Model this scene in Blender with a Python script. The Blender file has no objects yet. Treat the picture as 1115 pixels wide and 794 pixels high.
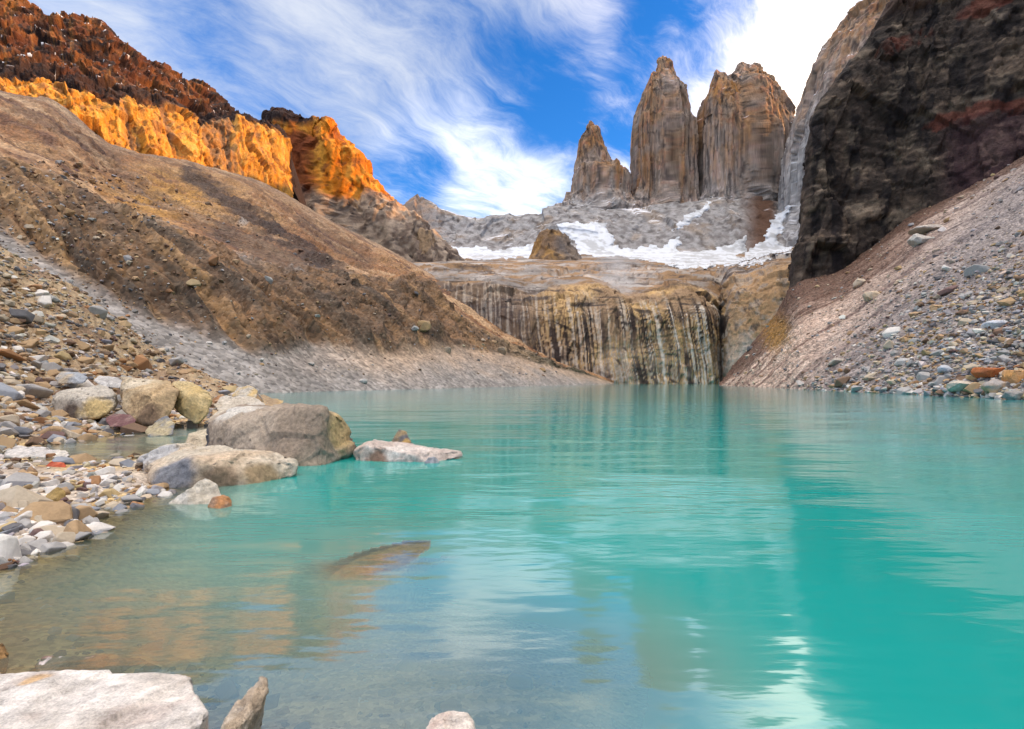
import bpy, bmesh, math, random
import numpy as np
from mathutils import Vector
from mathutils.bvhtree import BVHTree

SC = bpy.context.scene
COL = SC.collection
R = math.radians

# ------------------------------------------------------------------ camera, sky, sun, exposure
F, HX, HY, H = 540.0, 557.5, 415.5, 1.7          # focal length and horizon in photo pixels, eye height in metres
cam_d = bpy.data.cameras.new('camera')
cam_d.sensor_fit = 'HORIZONTAL'; cam_d.sensor_width = 36.0
cam_d.lens = 36.0 * F / 1115.0
cam_d.shift_y = (HY - 397.0) / 1115.0
cam_d.clip_start = 0.05; cam_d.clip_end = 20000
cam = bpy.data.objects.new('camera', cam_d); COL.objects.link(cam)
cam.location = (0, 0, H); cam.rotation_euler = (R(90), 0, 0)
SC.camera = cam

SUN_AZ, SUN_EL = 86.0, 15.0                       # degrees clockwise from +Y (view direction), elevation
sun_dir = Vector((math.sin(R(SUN_AZ)) * math.cos(R(SUN_EL)), math.cos(R(SUN_AZ)) * math.cos(R(SUN_EL)), math.sin(R(SUN_EL))))
sd = bpy.data.lights.new('sun', 'SUN'); sd.energy = 3.4; sd.angle = R(0.5); sd.color = (1.0, 0.56, 0.23)
so = bpy.data.objects.new('sun', sd); COL.objects.link(so)
so.rotation_euler = sun_dir.to_track_quat('Z', 'Y').to_euler()

SC.view_settings.view_transform = 'Standard'; SC.view_settings.look = 'None'
SC.view_settings.exposure = 1.15; SC.view_settings.gamma = 1.0
SC.view_settings.use_curve_mapping = False
SC.render.engine = 'CYCLES'
SC.cycles.max_bounces = 6; SC.cycles.diffuse_bounces = 3; SC.cycles.glossy_bounces = 3
SC.cycles.transparent_max_bounces = 8
SC.cycles.use_denoising = True
SC.cycles.caustics_reflective = False; SC.cycles.caustics_refractive = False

def lin(r, g, b):
    f = lambda c: (c / 255 / 12.92) if c / 255 <= 0.04045 else ((c / 255 + 0.055) / 1.055) ** 2.4
    return np.array([f(r), f(g), f(b)])

def pdir(px, py):
    v = Vector(((px - HX) / F, 1.0, (HY - py) / F)); v.normalize(); return v

class NT:
    """small helper to write node trees"""
    def __init__(s, tree): s.t = tree; s.n = tree.nodes; s.l = tree.links
    def add(s, kind, ins=None, **kw):
        nd = s.n.new(kind)
        for k, v in kw.items(): setattr(nd, k, v)
        for k, v in (ins or {}).items(): s.put(nd.inputs[k], v)
        return nd
    def put(s, sock, v):
        if isinstance(v, bpy.types.NodeSocket): s.l.new(v, sock)
        else: sock.default_value = v
    def math(s, op, a, b=0.0, c=0.0, clamp=False):
        nd = s.n.new('ShaderNodeMath'); nd.operation = op; nd.use_clamp = clamp
        s.put(nd.inputs[0], a); s.put(nd.inputs[1], b); s.put(nd.inputs[2], c)
        return nd.outputs[0]
    def vmath(s, op, a, b=(0, 0, 0)):
        nd = s.n.new('ShaderNodeVectorMath'); nd.operation = op
        s.put(nd.inputs[0], a); s.put(nd.inputs[1], b)
        return nd.outputs['Value'] if op in ('DOT_PRODUCT', 'LENGTH') else nd.outputs[0]
    def mix(s, f, a, b, mode='MIX'):
        nd = s.n.new('ShaderNodeMix'); nd.data_type = 'RGBA'; nd.blend_type = mode
        s.put(nd.inputs[0], f); s.put(nd.inputs[6], a); s.put(nd.inputs[7], b)
        return nd.outputs[2]
    def ramp(s, x, lo, hi, a=0.0, b=1.0, smooth=True):
        nd = s.n.new('ShaderNodeMapRange'); nd.interpolation_type = 'SMOOTHSTEP' if smooth else 'LINEAR'
        s.put(nd.inputs[0], x); s.put(nd.inputs[1], lo); s.put(nd.inputs[2], hi); s.put(nd.inputs[3], a); s.put(nd.inputs[4], b)
        return nd.outputs[0]
    def noise(s, vec, scale, detail=4, rough=0.55, dist=0.0):
        nd = s.add('ShaderNodeTexNoise', {'Vector': vec, 'Scale': scale, 'Detail': detail, 'Roughness': rough, 'Distortion': dist})
        return nd.outputs[0]

world = bpy.data.worlds.new('World'); SC.world = world; world.use_nodes = True
wt = NT(world.node_tree); wt.n.clear()
sky = wt.add('ShaderNodeTexSky'); sky.sky_type = 'NISHITA'; sky.sun_disc = False
sky.sun_elevation = R(SUN_EL); sky.sun_rotation = R(SUN_AZ)
sky.altitude = 900; sky.air_density = 1.0; sky.dust_density = 0.6; sky.ozone_density = 2.0
tc = wt.add('ShaderNodeTexCoord').outputs['Generated']
sep = wt.add('ShaderNodeSeparateXYZ', {0: tc}).outputs
hz = wt.math('ADD', wt.math('MAXIMUM', sep[2], 0.0), 0.22)
qx = wt.math('DIVIDE', sep[0], hz); qy = wt.math('DIVIDE', sep[1], hz)
q = wt.add('ShaderNodeCombineXYZ', {0: qx, 1: qy, 2: 0.0}).outputs[0]
def tmap(rot, sc): return wt.add('ShaderNodeMapping', {'Vector': qw, 'Rotation': (0, 0, R(rot)), 'Scale': sc}, vector_type='TEXTURE').outputs[0]
warp = wt.add('ShaderNodeTexNoise', {'Vector': q, 'Scale': 1.6, 'Detail': 4.0}).outputs['Color']
qw = wt.vmath('ADD', q, wt.vmath('MULTIPLY', wt.vmath('SUBTRACT', warp, (0.5, 0.5, 0.5)), (0.45, 0.45, 0)))
n1 = wt.noise(tmap(36, (1.7, 0.85, 1)), 2.4, 11, 0.66)
n2 = wt.noise(tmap(48, (2.0, 0.55, 1)), 3.2, 10, 0.68, 0.3)
def blob(px, py, deg, amp):
    d = wt.vmath('DOT_PRODUCT', tc, tuple(pdir(px, py)))
    return wt.ramp(d, math.cos(R(deg)), 1.0, 0.0, amp)
m = None
for b in [(270, 60, 20, .30), (430, 50, 16, .30), (480, 120, 11, .28), (545, 160, 8, .22), (600, 15, 9, .30), (530, 234, 7, .45), (470, 205, 7, .1), (590, 224, 5, .3),
          (930, 60, 18, .75), (865, 130, 9, .6), (700, 10, 10, .15), (60, 0, 12, .30), (580, 100, 8, -.5), (560, 60, 6, -.2), (735, 40, 8, -.35), (650, 100, 9, -.45), (220, 30, 5, -.3), (450, 190, 5, -.3)]:
    o = blob(*b); m = o if m is None else wt.math('ADD', m, o)
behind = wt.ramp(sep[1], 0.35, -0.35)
# beyond the frame (overhead and behind the viewer) extra bright cloud is added as fill light
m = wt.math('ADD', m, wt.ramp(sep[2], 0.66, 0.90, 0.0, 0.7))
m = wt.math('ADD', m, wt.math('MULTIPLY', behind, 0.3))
c = wt.math('ADD', wt.math('ADD', wt.math('MULTIPLY', wt.math('SUBTRACT', n1, 0.5), 3.4), wt.math('MULTIPLY', wt.math('SUBTRACT', n2, 0.5), 2.1)), m)
cov = wt.ramp(c, -0.45, 1.45, 0.0, 0.92)
warm = wt.ramp(wt.vmath('DOT_PRODUCT', tc, tuple(pdir(960, 110))), math.cos(R(34)), 0.99)
low = wt.ramp(wt.vmath('DOT_PRODUCT', tc, tuple(pdir(525, 235))), math.cos(R(15)), 0.995)
ccol = wt.mix(warm, (3.9, 4.1, 4.5, 1), (13.0, 11.4, 9.6, 1))
ccol = wt.mix(low, ccol, (7.6, 7.6, 7.7, 1))
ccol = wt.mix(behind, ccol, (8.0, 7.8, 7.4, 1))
ccol = wt.mix(wt.ramp(sep[2], 0.66, 0.85), ccol, (25.0, 22.6, 19.6, 1))  # overhead cloud brightened well beyond the visible sky, added fill for the foreground
hsv = wt.add('ShaderNodeHueSaturation', {'Saturation': 1.35, 'Value': 1.0, 'Color': sky.outputs[0]}).outputs[0]
skyc = wt.mix(1.0, hsv, (0.85, 1.12, 1.45, 1), 'MULTIPLY')
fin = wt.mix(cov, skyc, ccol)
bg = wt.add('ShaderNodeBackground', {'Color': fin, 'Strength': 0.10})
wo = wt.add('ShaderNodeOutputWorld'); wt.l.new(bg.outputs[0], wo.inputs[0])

# ------------------------------------------------------------------ noise (vectorised)
RNG = np.random.default_rng(7)
random.seed(7)
_perm = np.random.default_rng(3).permutation(512).astype(np.int64)
_perm = np.concatenate([_perm, _perm, _perm])
_g = np.random.default_rng(5).normal(size=(512, 3)); _g /= np.linalg.norm(_g, axis=1)[:, None]
_rv = np.random.default_rng(9).random((512, 8))
def _hash(i, j, k):
    return _perm[(_perm[(_perm[i & 511] + j) & 511] + k) & 511]
def perlin(p):
    i = np.floor(p).astype(np.int64); f = p - i
    u = f * f * f * (f * (f * 6 - 15) + 10)
    out = 0
    for a in (0, 1):
        for b in (0, 1):
            for c_ in (0, 1):
                g = _g[_hash(i[:, 0] + a, i[:, 1] + b, i[:, 2] + c_)]
                d = f - np.array([a, b, c_])
                w = (u[:, 0] if a else 1 - u[:, 0]) * (u[:, 1] if b else 1 - u[:, 1]) * (u[:, 2] if c_ else 1 - u[:, 2])
                out = out + w * (g * d).sum(1)
    return out * 1.5
def fbm(p, octv=4, gain=0.5, lac=2.03):
    s = 0; a = 1.0; t = 0
    for k in range(octv):
        s = s + a * perlin(p + 17.3 * k); t += a; a *= gain; p = p * lac
    return s / t * 1.4
def ridged(p, octv=4, gain=0.5):
    s = 0; a = 1.0; t = 0
    for k in range(octv):
        s = s + a * (1 - 2 * np.abs(perlin(p + 11.7 * k))); t += a; a *= gain; p = p * 2.03
    return s / t
def facet(p, tilt=0.8):
    """broken-rock relief: every Voronoi cell is a flat facet with its own offset and tilt"""
    i = np.floor(p).astype(np.int64); best = np.full(len(p), 1e9); val = np.zeros(len(p))
    for a in (-1, 0, 1):
        for b in (-1, 0, 1):
            for c_ in (-1, 0, 1):
                h = _hash(i[:, 0] + a, i[:, 1] + b, i[:, 2] + c_)
                d = p - (i + np.array([a, b, c_]) + _rv[h, :3])
                d2 = (d * d).sum(1); w = d2 < best
                best = np.where(w, d2, best)
                val = np.where(w, (_rv[h, 3] - .5) * 1.2 + tilt * (d * (_rv[h, 4:7] - .5)).sum(1) * 2, val)
    return val
def sstep(a, b, x):
    t = np.clip((x - a) / (b - a), 0, 1); return t * t * (3 - 2 * t)
def lerp(a, b, t): return a + (b - a) * np.asarray(t)[:, None]
S3 = lambda x, y, z: np.array([x, y, z], float)

def P(px, py, Y): return np.array([(px - HX) / F * Y, Y, H + (HY - py) / F * Y])
def G(px, py, z=0.0):
    Y = (H - z) * F / (py - HY); return np.array([(px - HX) / F * Y, Y, z])
def proj(v):
    Y = np.maximum(v[:, 1], 0.3)
    return HX + F * v[:, 0] / Y, HY - F * (v[:, 2] - H) / Y

# ------------------------------------------------------------------ mesh building
def link(o, parent=None):
    COL.objects.link(o)
    if parent: o.parent = parent
    return o
def raw_mesh(name, verts, quads, cols=None, smooth=True, attrs=None):
    me = bpy.data.meshes.new(name)
    q = np.asarray(quads, dtype=np.int32); k = q.shape[1]
    me.vertices.add(len(verts)); me.vertices.foreach_set('co', np.asarray(verts, np.float32).ravel())
    me.loops.add(q.size); me.loops.foreach_set('vertex_index', q.ravel())
    me.polygons.add(len(q)); me.polygons.foreach_set('loop_start', np.arange(0, q.size, k, dtype=np.int32))
    me.polygons.foreach_set('use_smooth', np.full(len(q), smooth, dtype=bool))
    me.update(calc_edges=True)
    if cols is not None:
        a = me.color_attributes.new('Col', 'FLOAT_COLOR', 'POINT')
        a.data.foreach_set('color', np.concatenate([np.clip(cols, 0, 1), np.ones((len(cols), 1))], 1).astype(np.float32).ravel())
    for nme, val in (attrs or {}).items():
        a = me.attributes.new(nme, 'FLOAT', 'POINT'); a.data.foreach_set('value', np.asarray(val, np.float32))
    return me
def grid_quads(r, c, wrap=False):
    i = np.arange(r - 1)[:, None] * c; j = np.arange(c if wrap else c - 1)[None, :]; jn = (j + 1) % c
    return np.stack([i + j, i + jn, i + c + jn, i + c + j], -1).reshape(-1, 4)
def grid_normals(g, wrap=False):
    if wrap: du = np.roll(g, -1, 1) - np.roll(g, 1, 1)
    else: du = np.gradient(g, axis=1)
    dv = np.gradient(g, axis=0)
    n = np.cross(du, dv); n /= np.linalg.norm(n, axis=2, keepdims=True) + 1e-9
    return n
def resample(net, n, weights=None):
    """smooth (Catmull-Rom) resampling along axis 0"""
    k = len(net)
    if weights is None: weights = np.ones(k - 1)
    cum = np.concatenate([[0], np.cumsum(weights)]); t = np.linspace(0, cum[-1], n)
    s = np.clip(np.searchsorted(cum, t, side='right') - 1, 0, k - 2)
    f = ((t - cum[s]) / (cum[s + 1] - cum[s]))
    p0 = net[np.maximum(s - 1, 0)]; p1 = net[s]; p2 = net[s + 1]; p3 = net[np.minimum(s + 2, k - 1)]
    f = f.reshape((-1,) + (1,) * (net.ndim - 1))
    m1 = (p2 - p0) * .35; m2 = (p3 - p1) * .35
    f2 = f * f; f3 = f2 * f
    return (2 * f3 - 3 * f2 + 1) * p1 + (f3 - 2 * f2 + f) * m1 + (-2 * f3 + 3 * f2) * p2 + (f3 - f2) * m2, s + f.reshape(-1)
def net_patch(net, nr, nc, wr=None, wc=None):
    g, v = resample(np.asarray(net, float), nr, wr)
    g, u = resample(np.swapaxes(g, 0, 1), nc, wc)
    return np.swapaxes(g, 0, 1), np.repeat(v[:, None], nc, 1), np.repeat(u[None], nr, 0)

SURF = {}                                       # evaluated surfaces, for dropping stones on
def make_terrain(name, g, mat, colf, disp=None, wrap=False, flip=False, parent=None, vu=None, sat=1.28, con=.38):
    r, c = g.shape[:2]
    n = grid_normals(g, wrap)
    if flip: n = -n
    V = g.reshape(-1, 3); N = n.reshape(-1, 3)
    v, u = (vu[0].ravel(), vu[1].ravel()) if vu else (None, None)
    if disp is not None: V = V + disp(V, N, v, u)
    g2 = V.reshape(r, c, 3); n2 = grid_normals(g2, wrap)
    if flip: n2 = -n2
    px, py = proj(g.reshape(-1, 3))
    cols = colf(V, n2.reshape(-1, 3), px, py, v, u)
    lum = (cols @ np.array([.25, .6, .15]))[:, None]; cols = np.clip(lum + (cols - lum) * sat, .004, .9) * np.clip(lum / .19, .15, 2.2) ** con
    qd = grid_quads(r, c, wrap)
    if flip: qd = qd[:, ::-1]
    me = raw_mesh(name, V, qd, cols)
    me.materials.append(mat)
    o = link(bpy.data.objects.new(name, me), parent)
    SURF[o.name] = (g2, n2, BVHTree.FromPolygons([Vector(x) for x in V], qd.tolist()))
    return o
def thing(o, label, cat, group=None):
    o['label'] = label; o['category'] = cat
    if group: o['group'] = group
    return o
def setting(o, kind='structure'): o['kind'] = kind; return o

# ------------------------------------------------------------------ materials
def rock_mat(name, grain, bump=0.4, var=0.35, rough=0.88, pebble=0.0, pscale=None, dist=1.0, stretch=(1, 1, 1)):
    m_ = bpy.data.materials.new(name); m_.use_nodes = True
    t = NT(m_.node_tree); t.n.clear()
    pos = t.add('ShaderNodeNewGeometry').outputs['Position']
    pos = t.add('ShaderNodeMapping', {'Vector': pos, 'Scale': stretch}).outputs[0]
    col = t.add('ShaderNodeAttribute', attribute_name='Col').outputs['Color']
    a = t.noise(pos, grain, 6, 0.65); b = t.noise(pos, grain * 7.3, 4, 0.6)
    f = t.math('ADD', t.math('MULTIPLY', a, 0.6), t.math('MULTIPLY', b, 0.4))
    k = t.ramp(f, 0.30, 0.70, 1 - var, 1 + var, False)
    height = t.math('ADD', t.math('MULTIPLY', a, 0.7), t.math('MULTIPLY', b, 0.3))
    if pebble:
        vo = t.add('ShaderNodeTexVoronoi', {'Vector': pos, 'Scale': pscale or grain * 3, 'Randomness': 1.0})
        sp = t.add('ShaderNodeSeparateColor', {0: vo.outputs['Color']}).outputs
        k = t.math('MULTIPLY', k, t.ramp(sp[0], 0, 1, 1 - pebble, 1 + pebble, False))
        col = t.mix(t.math('MULTIPLY', sp[1], pebble * 0.35), col, (0.42, 0.36, 0.28, 1))
        height = t.math('SUBTRACT', height, t.math('MULTIPLY', vo.outputs['Distance'], 0.9))
    vec = t.add('ShaderNodeCombineColor', {0: k, 1: k, 2: k}).outputs[0]
    base = t.mix(1.0, col, vec, 'MULTIPLY')
    bp = t.add('ShaderNodeBump', {'Height': height, 'Strength': bump, 'Distance': dist})
    bs = t.add('ShaderNodeBsdfPrincipled', {'Base Color': base, 'Roughness': rough, 'Normal': bp.outputs[0], 'Specular IOR Level': 0.25})
    out = t.add('ShaderNodeOutputMaterial'); t.l.new(bs.outputs[0], out.inputs[0])
    return m_
M_slope = rock_mat('hillside_gravel', 0.12, 0.28, 0.30, pebble=0.40, pscale=1.6, dist=.5)
M_red = rock_mat('red_rock', 0.11, 0.8, 0.40, dist=6)
M_tower = rock_mat('tower_granite', 0.075, 0.9, 0.42, dist=5, stretch=(1, 1, .07))
M_far = rock_mat('far_granite', 0.07, 0.9, 0.45, dist=4, stretch=(1, 1, .6))
M_wall = rock_mat('streaked_rock', 0.28, 0.7, 0.38, dist=1.6, stretch=(1, 1, .35))
M_dark = rock_mat('dark_cliff_rock', 0.20, 0.9, 0.55, dist=1.8)
M_scree = rock_mat('scree_gravel', 0.18, 0.6, 0.28, pebble=0.45, pscale=1.5, dist=.8)
M_shore = rock_mat('shore_gravel', 1.6, 0.5, 0.30, pebble=0.38, pscale=24.0, dist=.04)
M_snow = rock_mat('old_snow', 0.03, 0.5, 0.10, 0.6, dist=5)
M_boulder = rock_mat('boulder_granite', 12.0, 0.8, 0.62, dist=.035)
M_stone = rock_mat('loose_stone', 3.5, 0.4, 0.22, dist=.05)

# palette (real surface colours)
tan = S3(.30, .20, .115); brown = S3(.13, .078, .045); dbrown = S3(.060, .034, .024); ochre = S3(.36, .19, .06)
grey = S3(.30, .29, .28); lgrey = S3(.42, .41, .40); mauve = S3(.20, .165, .15); orange = S3(.50, .20, .04)
rust = S3(.22, .07, .028); black = S3(.022, .017, .017); cream = S3(.58, .50, .38); dgrey = S3(.09, .085, .09); yellow = S3(.58, .33, .08)

# ------------------------------------------------------------------ left hillside
def ffoot(px, off=59.4): return off / (.389 - .921 * (px - HX) / F)
def fdep(px, py, t):
    u = (px - HX) / F; v = (HY - py) / F
    return 62.7 / np.maximum(.389 - .921 * u - v / t, .12)
cx = [-420, -260, -120, 0, 60, 126, 212, 287, 344, 400, 450, 500, 545, 600, 640, 668]
r1 = [20, 115, 190, 254, 290, 327, 361, 384, 376, 383, 380, 379, 385, 399, 409, 417.3]
r2 = [-40, 60, 125, 180, 205, 236, 268, 293, 303, 308, 316, 342, 369, 395, 407.5, 417]
r3 = [-160, -60, 30, 98, 112, 160, 178, 199, 232, 261, 287, 322, 360, 392.5, 406, 416.8]
y3 = [190, 230, 270, 300, 315, 335, 400, 460, 500, 540, 490, 400, 350, 318, 312, 318]
rows = [[], [], [], [], [], [], []]
for i, px in enumerate(cx):
    Y0 = ffoot(px); rows[0].append([(px - HX) / F * Y0, Y0, -2.0])
    Y1 = fdep(px, r1[i], .60); p1 = P(px, r1[i], Y1); p1[2] = max(p1[2], .5)
    rows[1].append(p1)
    Y2 = max(fdep(px, r2[i], .66), Y1 + 4); p2 = P(px, r2[i], Y2); rows[2].append(p2)
    p3 = P(px, r3[i], max(y3[i], Y2 + 8))
    pm = p2 * .62 + p3 * .38; pm[2] -= .06 * (p3[2] - p2[2]); rows[3].append(pm)
    rows[4].append(p3)
    rows[5].append(p3 + np.array([3, 45, -22])); rows[6].append(p3 + np.array([10, 160, -p3[2] * .75]))
ls, v, u = net_patch(rows, 330, 520, [1.2, 1.5, 1.6, 2.0, .3, .3], [.5, .6, .9, .6, .6, .9, .8, .6, .6, .6, .6, .6, .7, .6, .4])
def along(V): return .389 * V[:, 0] + .921 * V[:, 1]        # distance along the left shore: gullies and streaks run across it, straight down
def along_log(V): return np.log(np.maximum(along(V) - 22, 4))
def ls_disp(V, N, v, u):
    bl = sstep(.85, 1.25, v) * (1 - sstep(1.8, 2.25, v))            # the eroded moraine bluff
    upper = sstep(2.0, 2.6, v); low = 1 - sstep(.8, 1.1, v)
    endf = 1 - sstep(13.0, 14.8, u)
    s = along(V) + 5 * fbm(V * .035, 4)
    gl = along_log(V) + .10 * fbm(V * .05, 3)
    gul = ridged(np.stack([gl * 6.5, s * 0 + .3, V[:, 2] * .012], 1), 3, .5) - .2
    gul = gul * (.35 + .65 * sstep(-.4, .3, fbm(np.stack([s * .03, V[:, 2] * .02, s * 0], 1), 3))) * sstep(1, 5, u)
    gul = gul * (1 - .8 * sstep(9.5, 12.5, u)) + .35 * (1 - sstep(9, 12, u)) * ridged(np.stack([gl * 16, s * 0 + 3.3, V[:, 2] * .03], 1), 2, .5)
    d = bl * (gul * (6.0 + 2.0 * sstep(5, 9, u)) + facet(V * .16) * .7 + facet(V * .40) * .5 + fbm(V * .06, 3) * 1.0)
    fl = np.stack([s * .045, V[:, 2] * .006, s * 0], 1)
    rim = 1 - .6 * sstep(3.3, 3.9, v)
    d += upper * rim * (fbm(fl, 4) * 2.6 + fbm(V * .05, 5) * 1.6 + facet(V * .16) * .6 + facet(V * .5) * .35)
    d += low * (fbm(V * .15, 3) * .3)
    d += np.exp(-((v - 2.05) / .12) ** 2) * (fbm(V * .07, 4) * 3.0 + facet(V * .25) * 1.3) * sstep(11.5, 10, u)
    return N * (d * endf * np.clip(V[:, 1] / 130, .5, 2.0))[:, None]
def ls_col(V, N, px, py, v, u):
    n = fbm(V * .03, 5); n2 = fbm(V * .11 + 9, 4)
    s_ = along(V) + 6 * n
    st = fbm(np.stack([s_ * .075, V[:, 2] * .010, v * 0], 1), 6, .6)
    gravel = lerp(S3(.25, .235, .225)[None], S3(.34, .26, .20)[None], sstep(6.5, 10, u) * sstep(.25, 1.0, v + .25 * n2))
    gravel = gravel * (1 + .22 * st + .15 * n2)[:, None]
    blf = lerp(S3(.205, .122, .072)[None], S3(.13, .082, .055)[None], sstep(-.3, .4, n2))
    st = np.where(v < 2.2, fbm(np.stack([(along_log(V) + .05 * n) * 11, V[:, 2] * .014, v * 0], 1), 5, .6), st)
    blf = lerp(blf, S3(.28, .178, .10)[None], sstep(.0, .45, st))
    blf = lerp(blf, S3(.075, .055, .042)[None], sstep(.05, .4, -st) * .75)
    blf = lerp(blf, S3(.21, .175, .13)[None], sstep(11, 13, u) * .7)
    st = fbm(np.stack([s_ * .075, V[:, 2] * .010, v * 0], 1), 6, .6)
    up = lerp(S3(.25, .128, .068)[None], S3(.31, .19, .108)[None], sstep(-.3, .4, n))
    up = lerp(up, S3(.13, .062, .044)[None], sstep(.0, .25, st) * .85)
    up = lerp(up, S3(.42, .30, .20)[None], sstep(.05, .35, -st) * .7)
    up = lerp(up, S3(.40, .23, .085)[None], np.exp(-(((px - 185) / 75) ** 2 + ((py - 215) / 30) ** 2)) * .8 * sstep(-.5, .2, st + n2))
    # dark purple-brown streaks running down from the ridge
    for (ax, ay, bx, by, w, k) in [(205, 190, 295, 250, 9, .85), (290, 245, 350, 285, 8, .8), (240, 250, 340, 296, 10, .6), (340, 282, 372, 300, 7, .7), (20, 118, 130, 175, 6, .4), (330, 240, 400, 285, 8, .4), (130, 190, 250, 260, 6, .35)]:
        dx, dy = bx - ax, by - ay; L2 = dx * dx + dy * dy
        tt = np.clip(((px - ax) * dx + (py - ay) * dy) / L2, 0, 1)
        dd = np.hypot(px - ax - tt * dx, py - ay - tt * dy) + 7 * n2 + 4 * st
        up = lerp(up, S3(.052, .026, .022)[None], k * (1 - sstep(w * .5, w * 1.6, dd)))
    up = lerp(up, S3(.33, .30, .27)[None], .8 * (1 - sstep(3, 9, np.hypot(px - 268, (py - 243) * 2) + 6 * n2)))
    top = sstep(3.55, 3.95, v + .25 * n2)
    up = lerp(up, S3(.28, .22, .165)[None], top * .5)
    t1 = sstep(.88, 1.12, v + .12 * n2 + .10 * st); t2 = sstep(1.9, 2.2, v + .15 * n2)
    c = lerp(gravel, blf, t1); c = lerp(c, up, t2)
    c = lerp(c, S3(.28, .27, .25)[None], np.exp(-((v - 2.05) / .1) ** 2) * sstep(-.1, .3, n2) * .7 * (1 - sstep(8, 10, u)))
    return c * (.90 + .34 * fbm(V * .5, 3))[:, None]
left_slope = make_terrain('hillside', ls, M_slope, ls_col, ls_disp, vu=(v, u)); setting(left_slope)

# ------------------------------------------------------------------ red mountain and its yellow cliffs, above the hillside
mx = [-420, -300, -150, -40, 0, 45, 75, 105, 140, 165, 195, 215, 245, 262, 285, 306, 316]
m2 = [-60, 20, 55, 82, 92, 97, 108, 112, 113, 122, 124, 140, 133, 134, 139, 152, 205]
m4 = [-200, -110, -60, -15, 1, 17, 20, 27, 55, 74, 92, 96, 121, 132.5, 138.5, 151.5, 204]
m2y = [300, 330, 350, 370, 385, 400, 410, 420, 435, 450, 470, 485, 505, 520, 540, 556, 560]
ridge_i = np.interp(mx, cx, r3)
rows = [[], [], [], [], [], [], []]
for i, px in enumerate(mx):
    Y2 = m2y[i]; base = ridge_i[i] + 32
    rows[0].append(P(px, base + 22, Y2 - 48)); rows[1].append(P(px, m2[i] * .25 + base * .75, Y2 - 22)); rows[2].append(P(px, m2[i], Y2))
    e = sstep(300, 255, np.array(px, float))
    Y4 = Y2 + 18 + 95 * e
    rows[3].append(P(px, m2[i] * .62 + m4[i] * .38, Y2 + 6 + 42 * e)); rows[4].append(P(px, m4[i], Y4))
    p = P(px, m4[i], Y4); rows[5].append(p + np.array([0, 30, -12])); rows[6].append(p + np.array([0, 220, -p[2] * .7]))
rm, v, u = net_patch(rows, 240, 460, [.8, 1.6, 1, 1.4, .3, .4], [.4, .5, .7, .8, .9, .8, .7, .8, .7, .7, .6, .7, .6, .6, .6, .4])
def rm_disp(V, N, v, u):
    yel = sstep(.3, .8, v) * (1 - sstep(1.95, 2.25, v)); up = sstep(1.9, 2.3, v) * (1 - sstep(4.2, 4.8, v))
    endf = 1 - .45 * sstep(13.5, 16.0, u)
    spur = ridged(np.stack([u * .8 + .5 + .42 * v, v * .1, V[:, 2] * .002], 1), 3, .5)
    d = yel * (spur * 9 + facet(V * np.array([.3, .3, .16])) * 1.4 + facet(V * np.array([.05, .05, .025])) * 9 + fbm(V * .05, 3) * 2.5 + facet(V * np.array([.15, .15, .08])) * 2.6)
    d += up * (facet(V * .04) * 7 + facet(V * .10) * 4 + ridged(V * .02, 4) * 8 + facet(V * .22) * 2 + fbm(V * .1, 5) * 3)
    return N * (d * endf)[:, None]
def rm_col(V, N, px, py, v, u):
    n = fbm(V * .03, 5); n2 = fbm(V * .1 + 4, 4); st = fbm(np.stack([u * 7, v * .6, v * 0], 1), 4); f = facet(V * .06)
    yel = lerp(S3(.50, .235, .05)[None], S3(.54, .30, .09)[None], sstep(-.2, .4, st)); yel = lerp(yel, S3(.26, .12, .05)[None], sstep(.0, .5, n2) * .8)
    yel = lerp(yel, S3(.17, .08, .04)[None], sstep(.72, .9, ridged(V * np.array([.06, .06, .025]) + 3, 4, .6)) * .75)
    gap = ridged(np.stack([u * .8 + .5 + .42 * v, v * .1, V[:, 2] * .002], 1), 3, .5)
    yel = lerp(yel, S3(.24, .15, .095)[None], sstep(.36, .06, gap + .35 * n2 + .18 - .25 * sstep(9, 12, u)) * .85)
    red = lerp(S3(.13, .045, .022)[None], S3(.21, .085, .032)[None], sstep(-.3, .35, n)); red = lerp(red, S3(.032, .020, .020)[None], sstep(.0, .4, f + .8 * n2 + .5 * st) * .9)
    red = lerp(red, S3(.32, .16, .05)[None], sstep(.15, .5, st) * .5)
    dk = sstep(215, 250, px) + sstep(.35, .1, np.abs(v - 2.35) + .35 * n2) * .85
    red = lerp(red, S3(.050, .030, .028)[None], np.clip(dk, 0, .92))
    snow = sstep(.80, .9, N[:, 2]) * sstep(.15, .35, n2) * sstep(2.3, 2.6, v) * .9
    red = lerp(red, S3(.75, .76, .8)[None], snow)
    t = sstep(1.95, 2.15, v + .12 * n2 + .10 * st)
    return lerp(yel, red, t)
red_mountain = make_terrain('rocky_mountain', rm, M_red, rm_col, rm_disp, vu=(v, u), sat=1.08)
thing(red_mountain, 'long rust red rocky mountain ridge with a band of yellow cliffs above the brown hillside', 'mountain')

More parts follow.
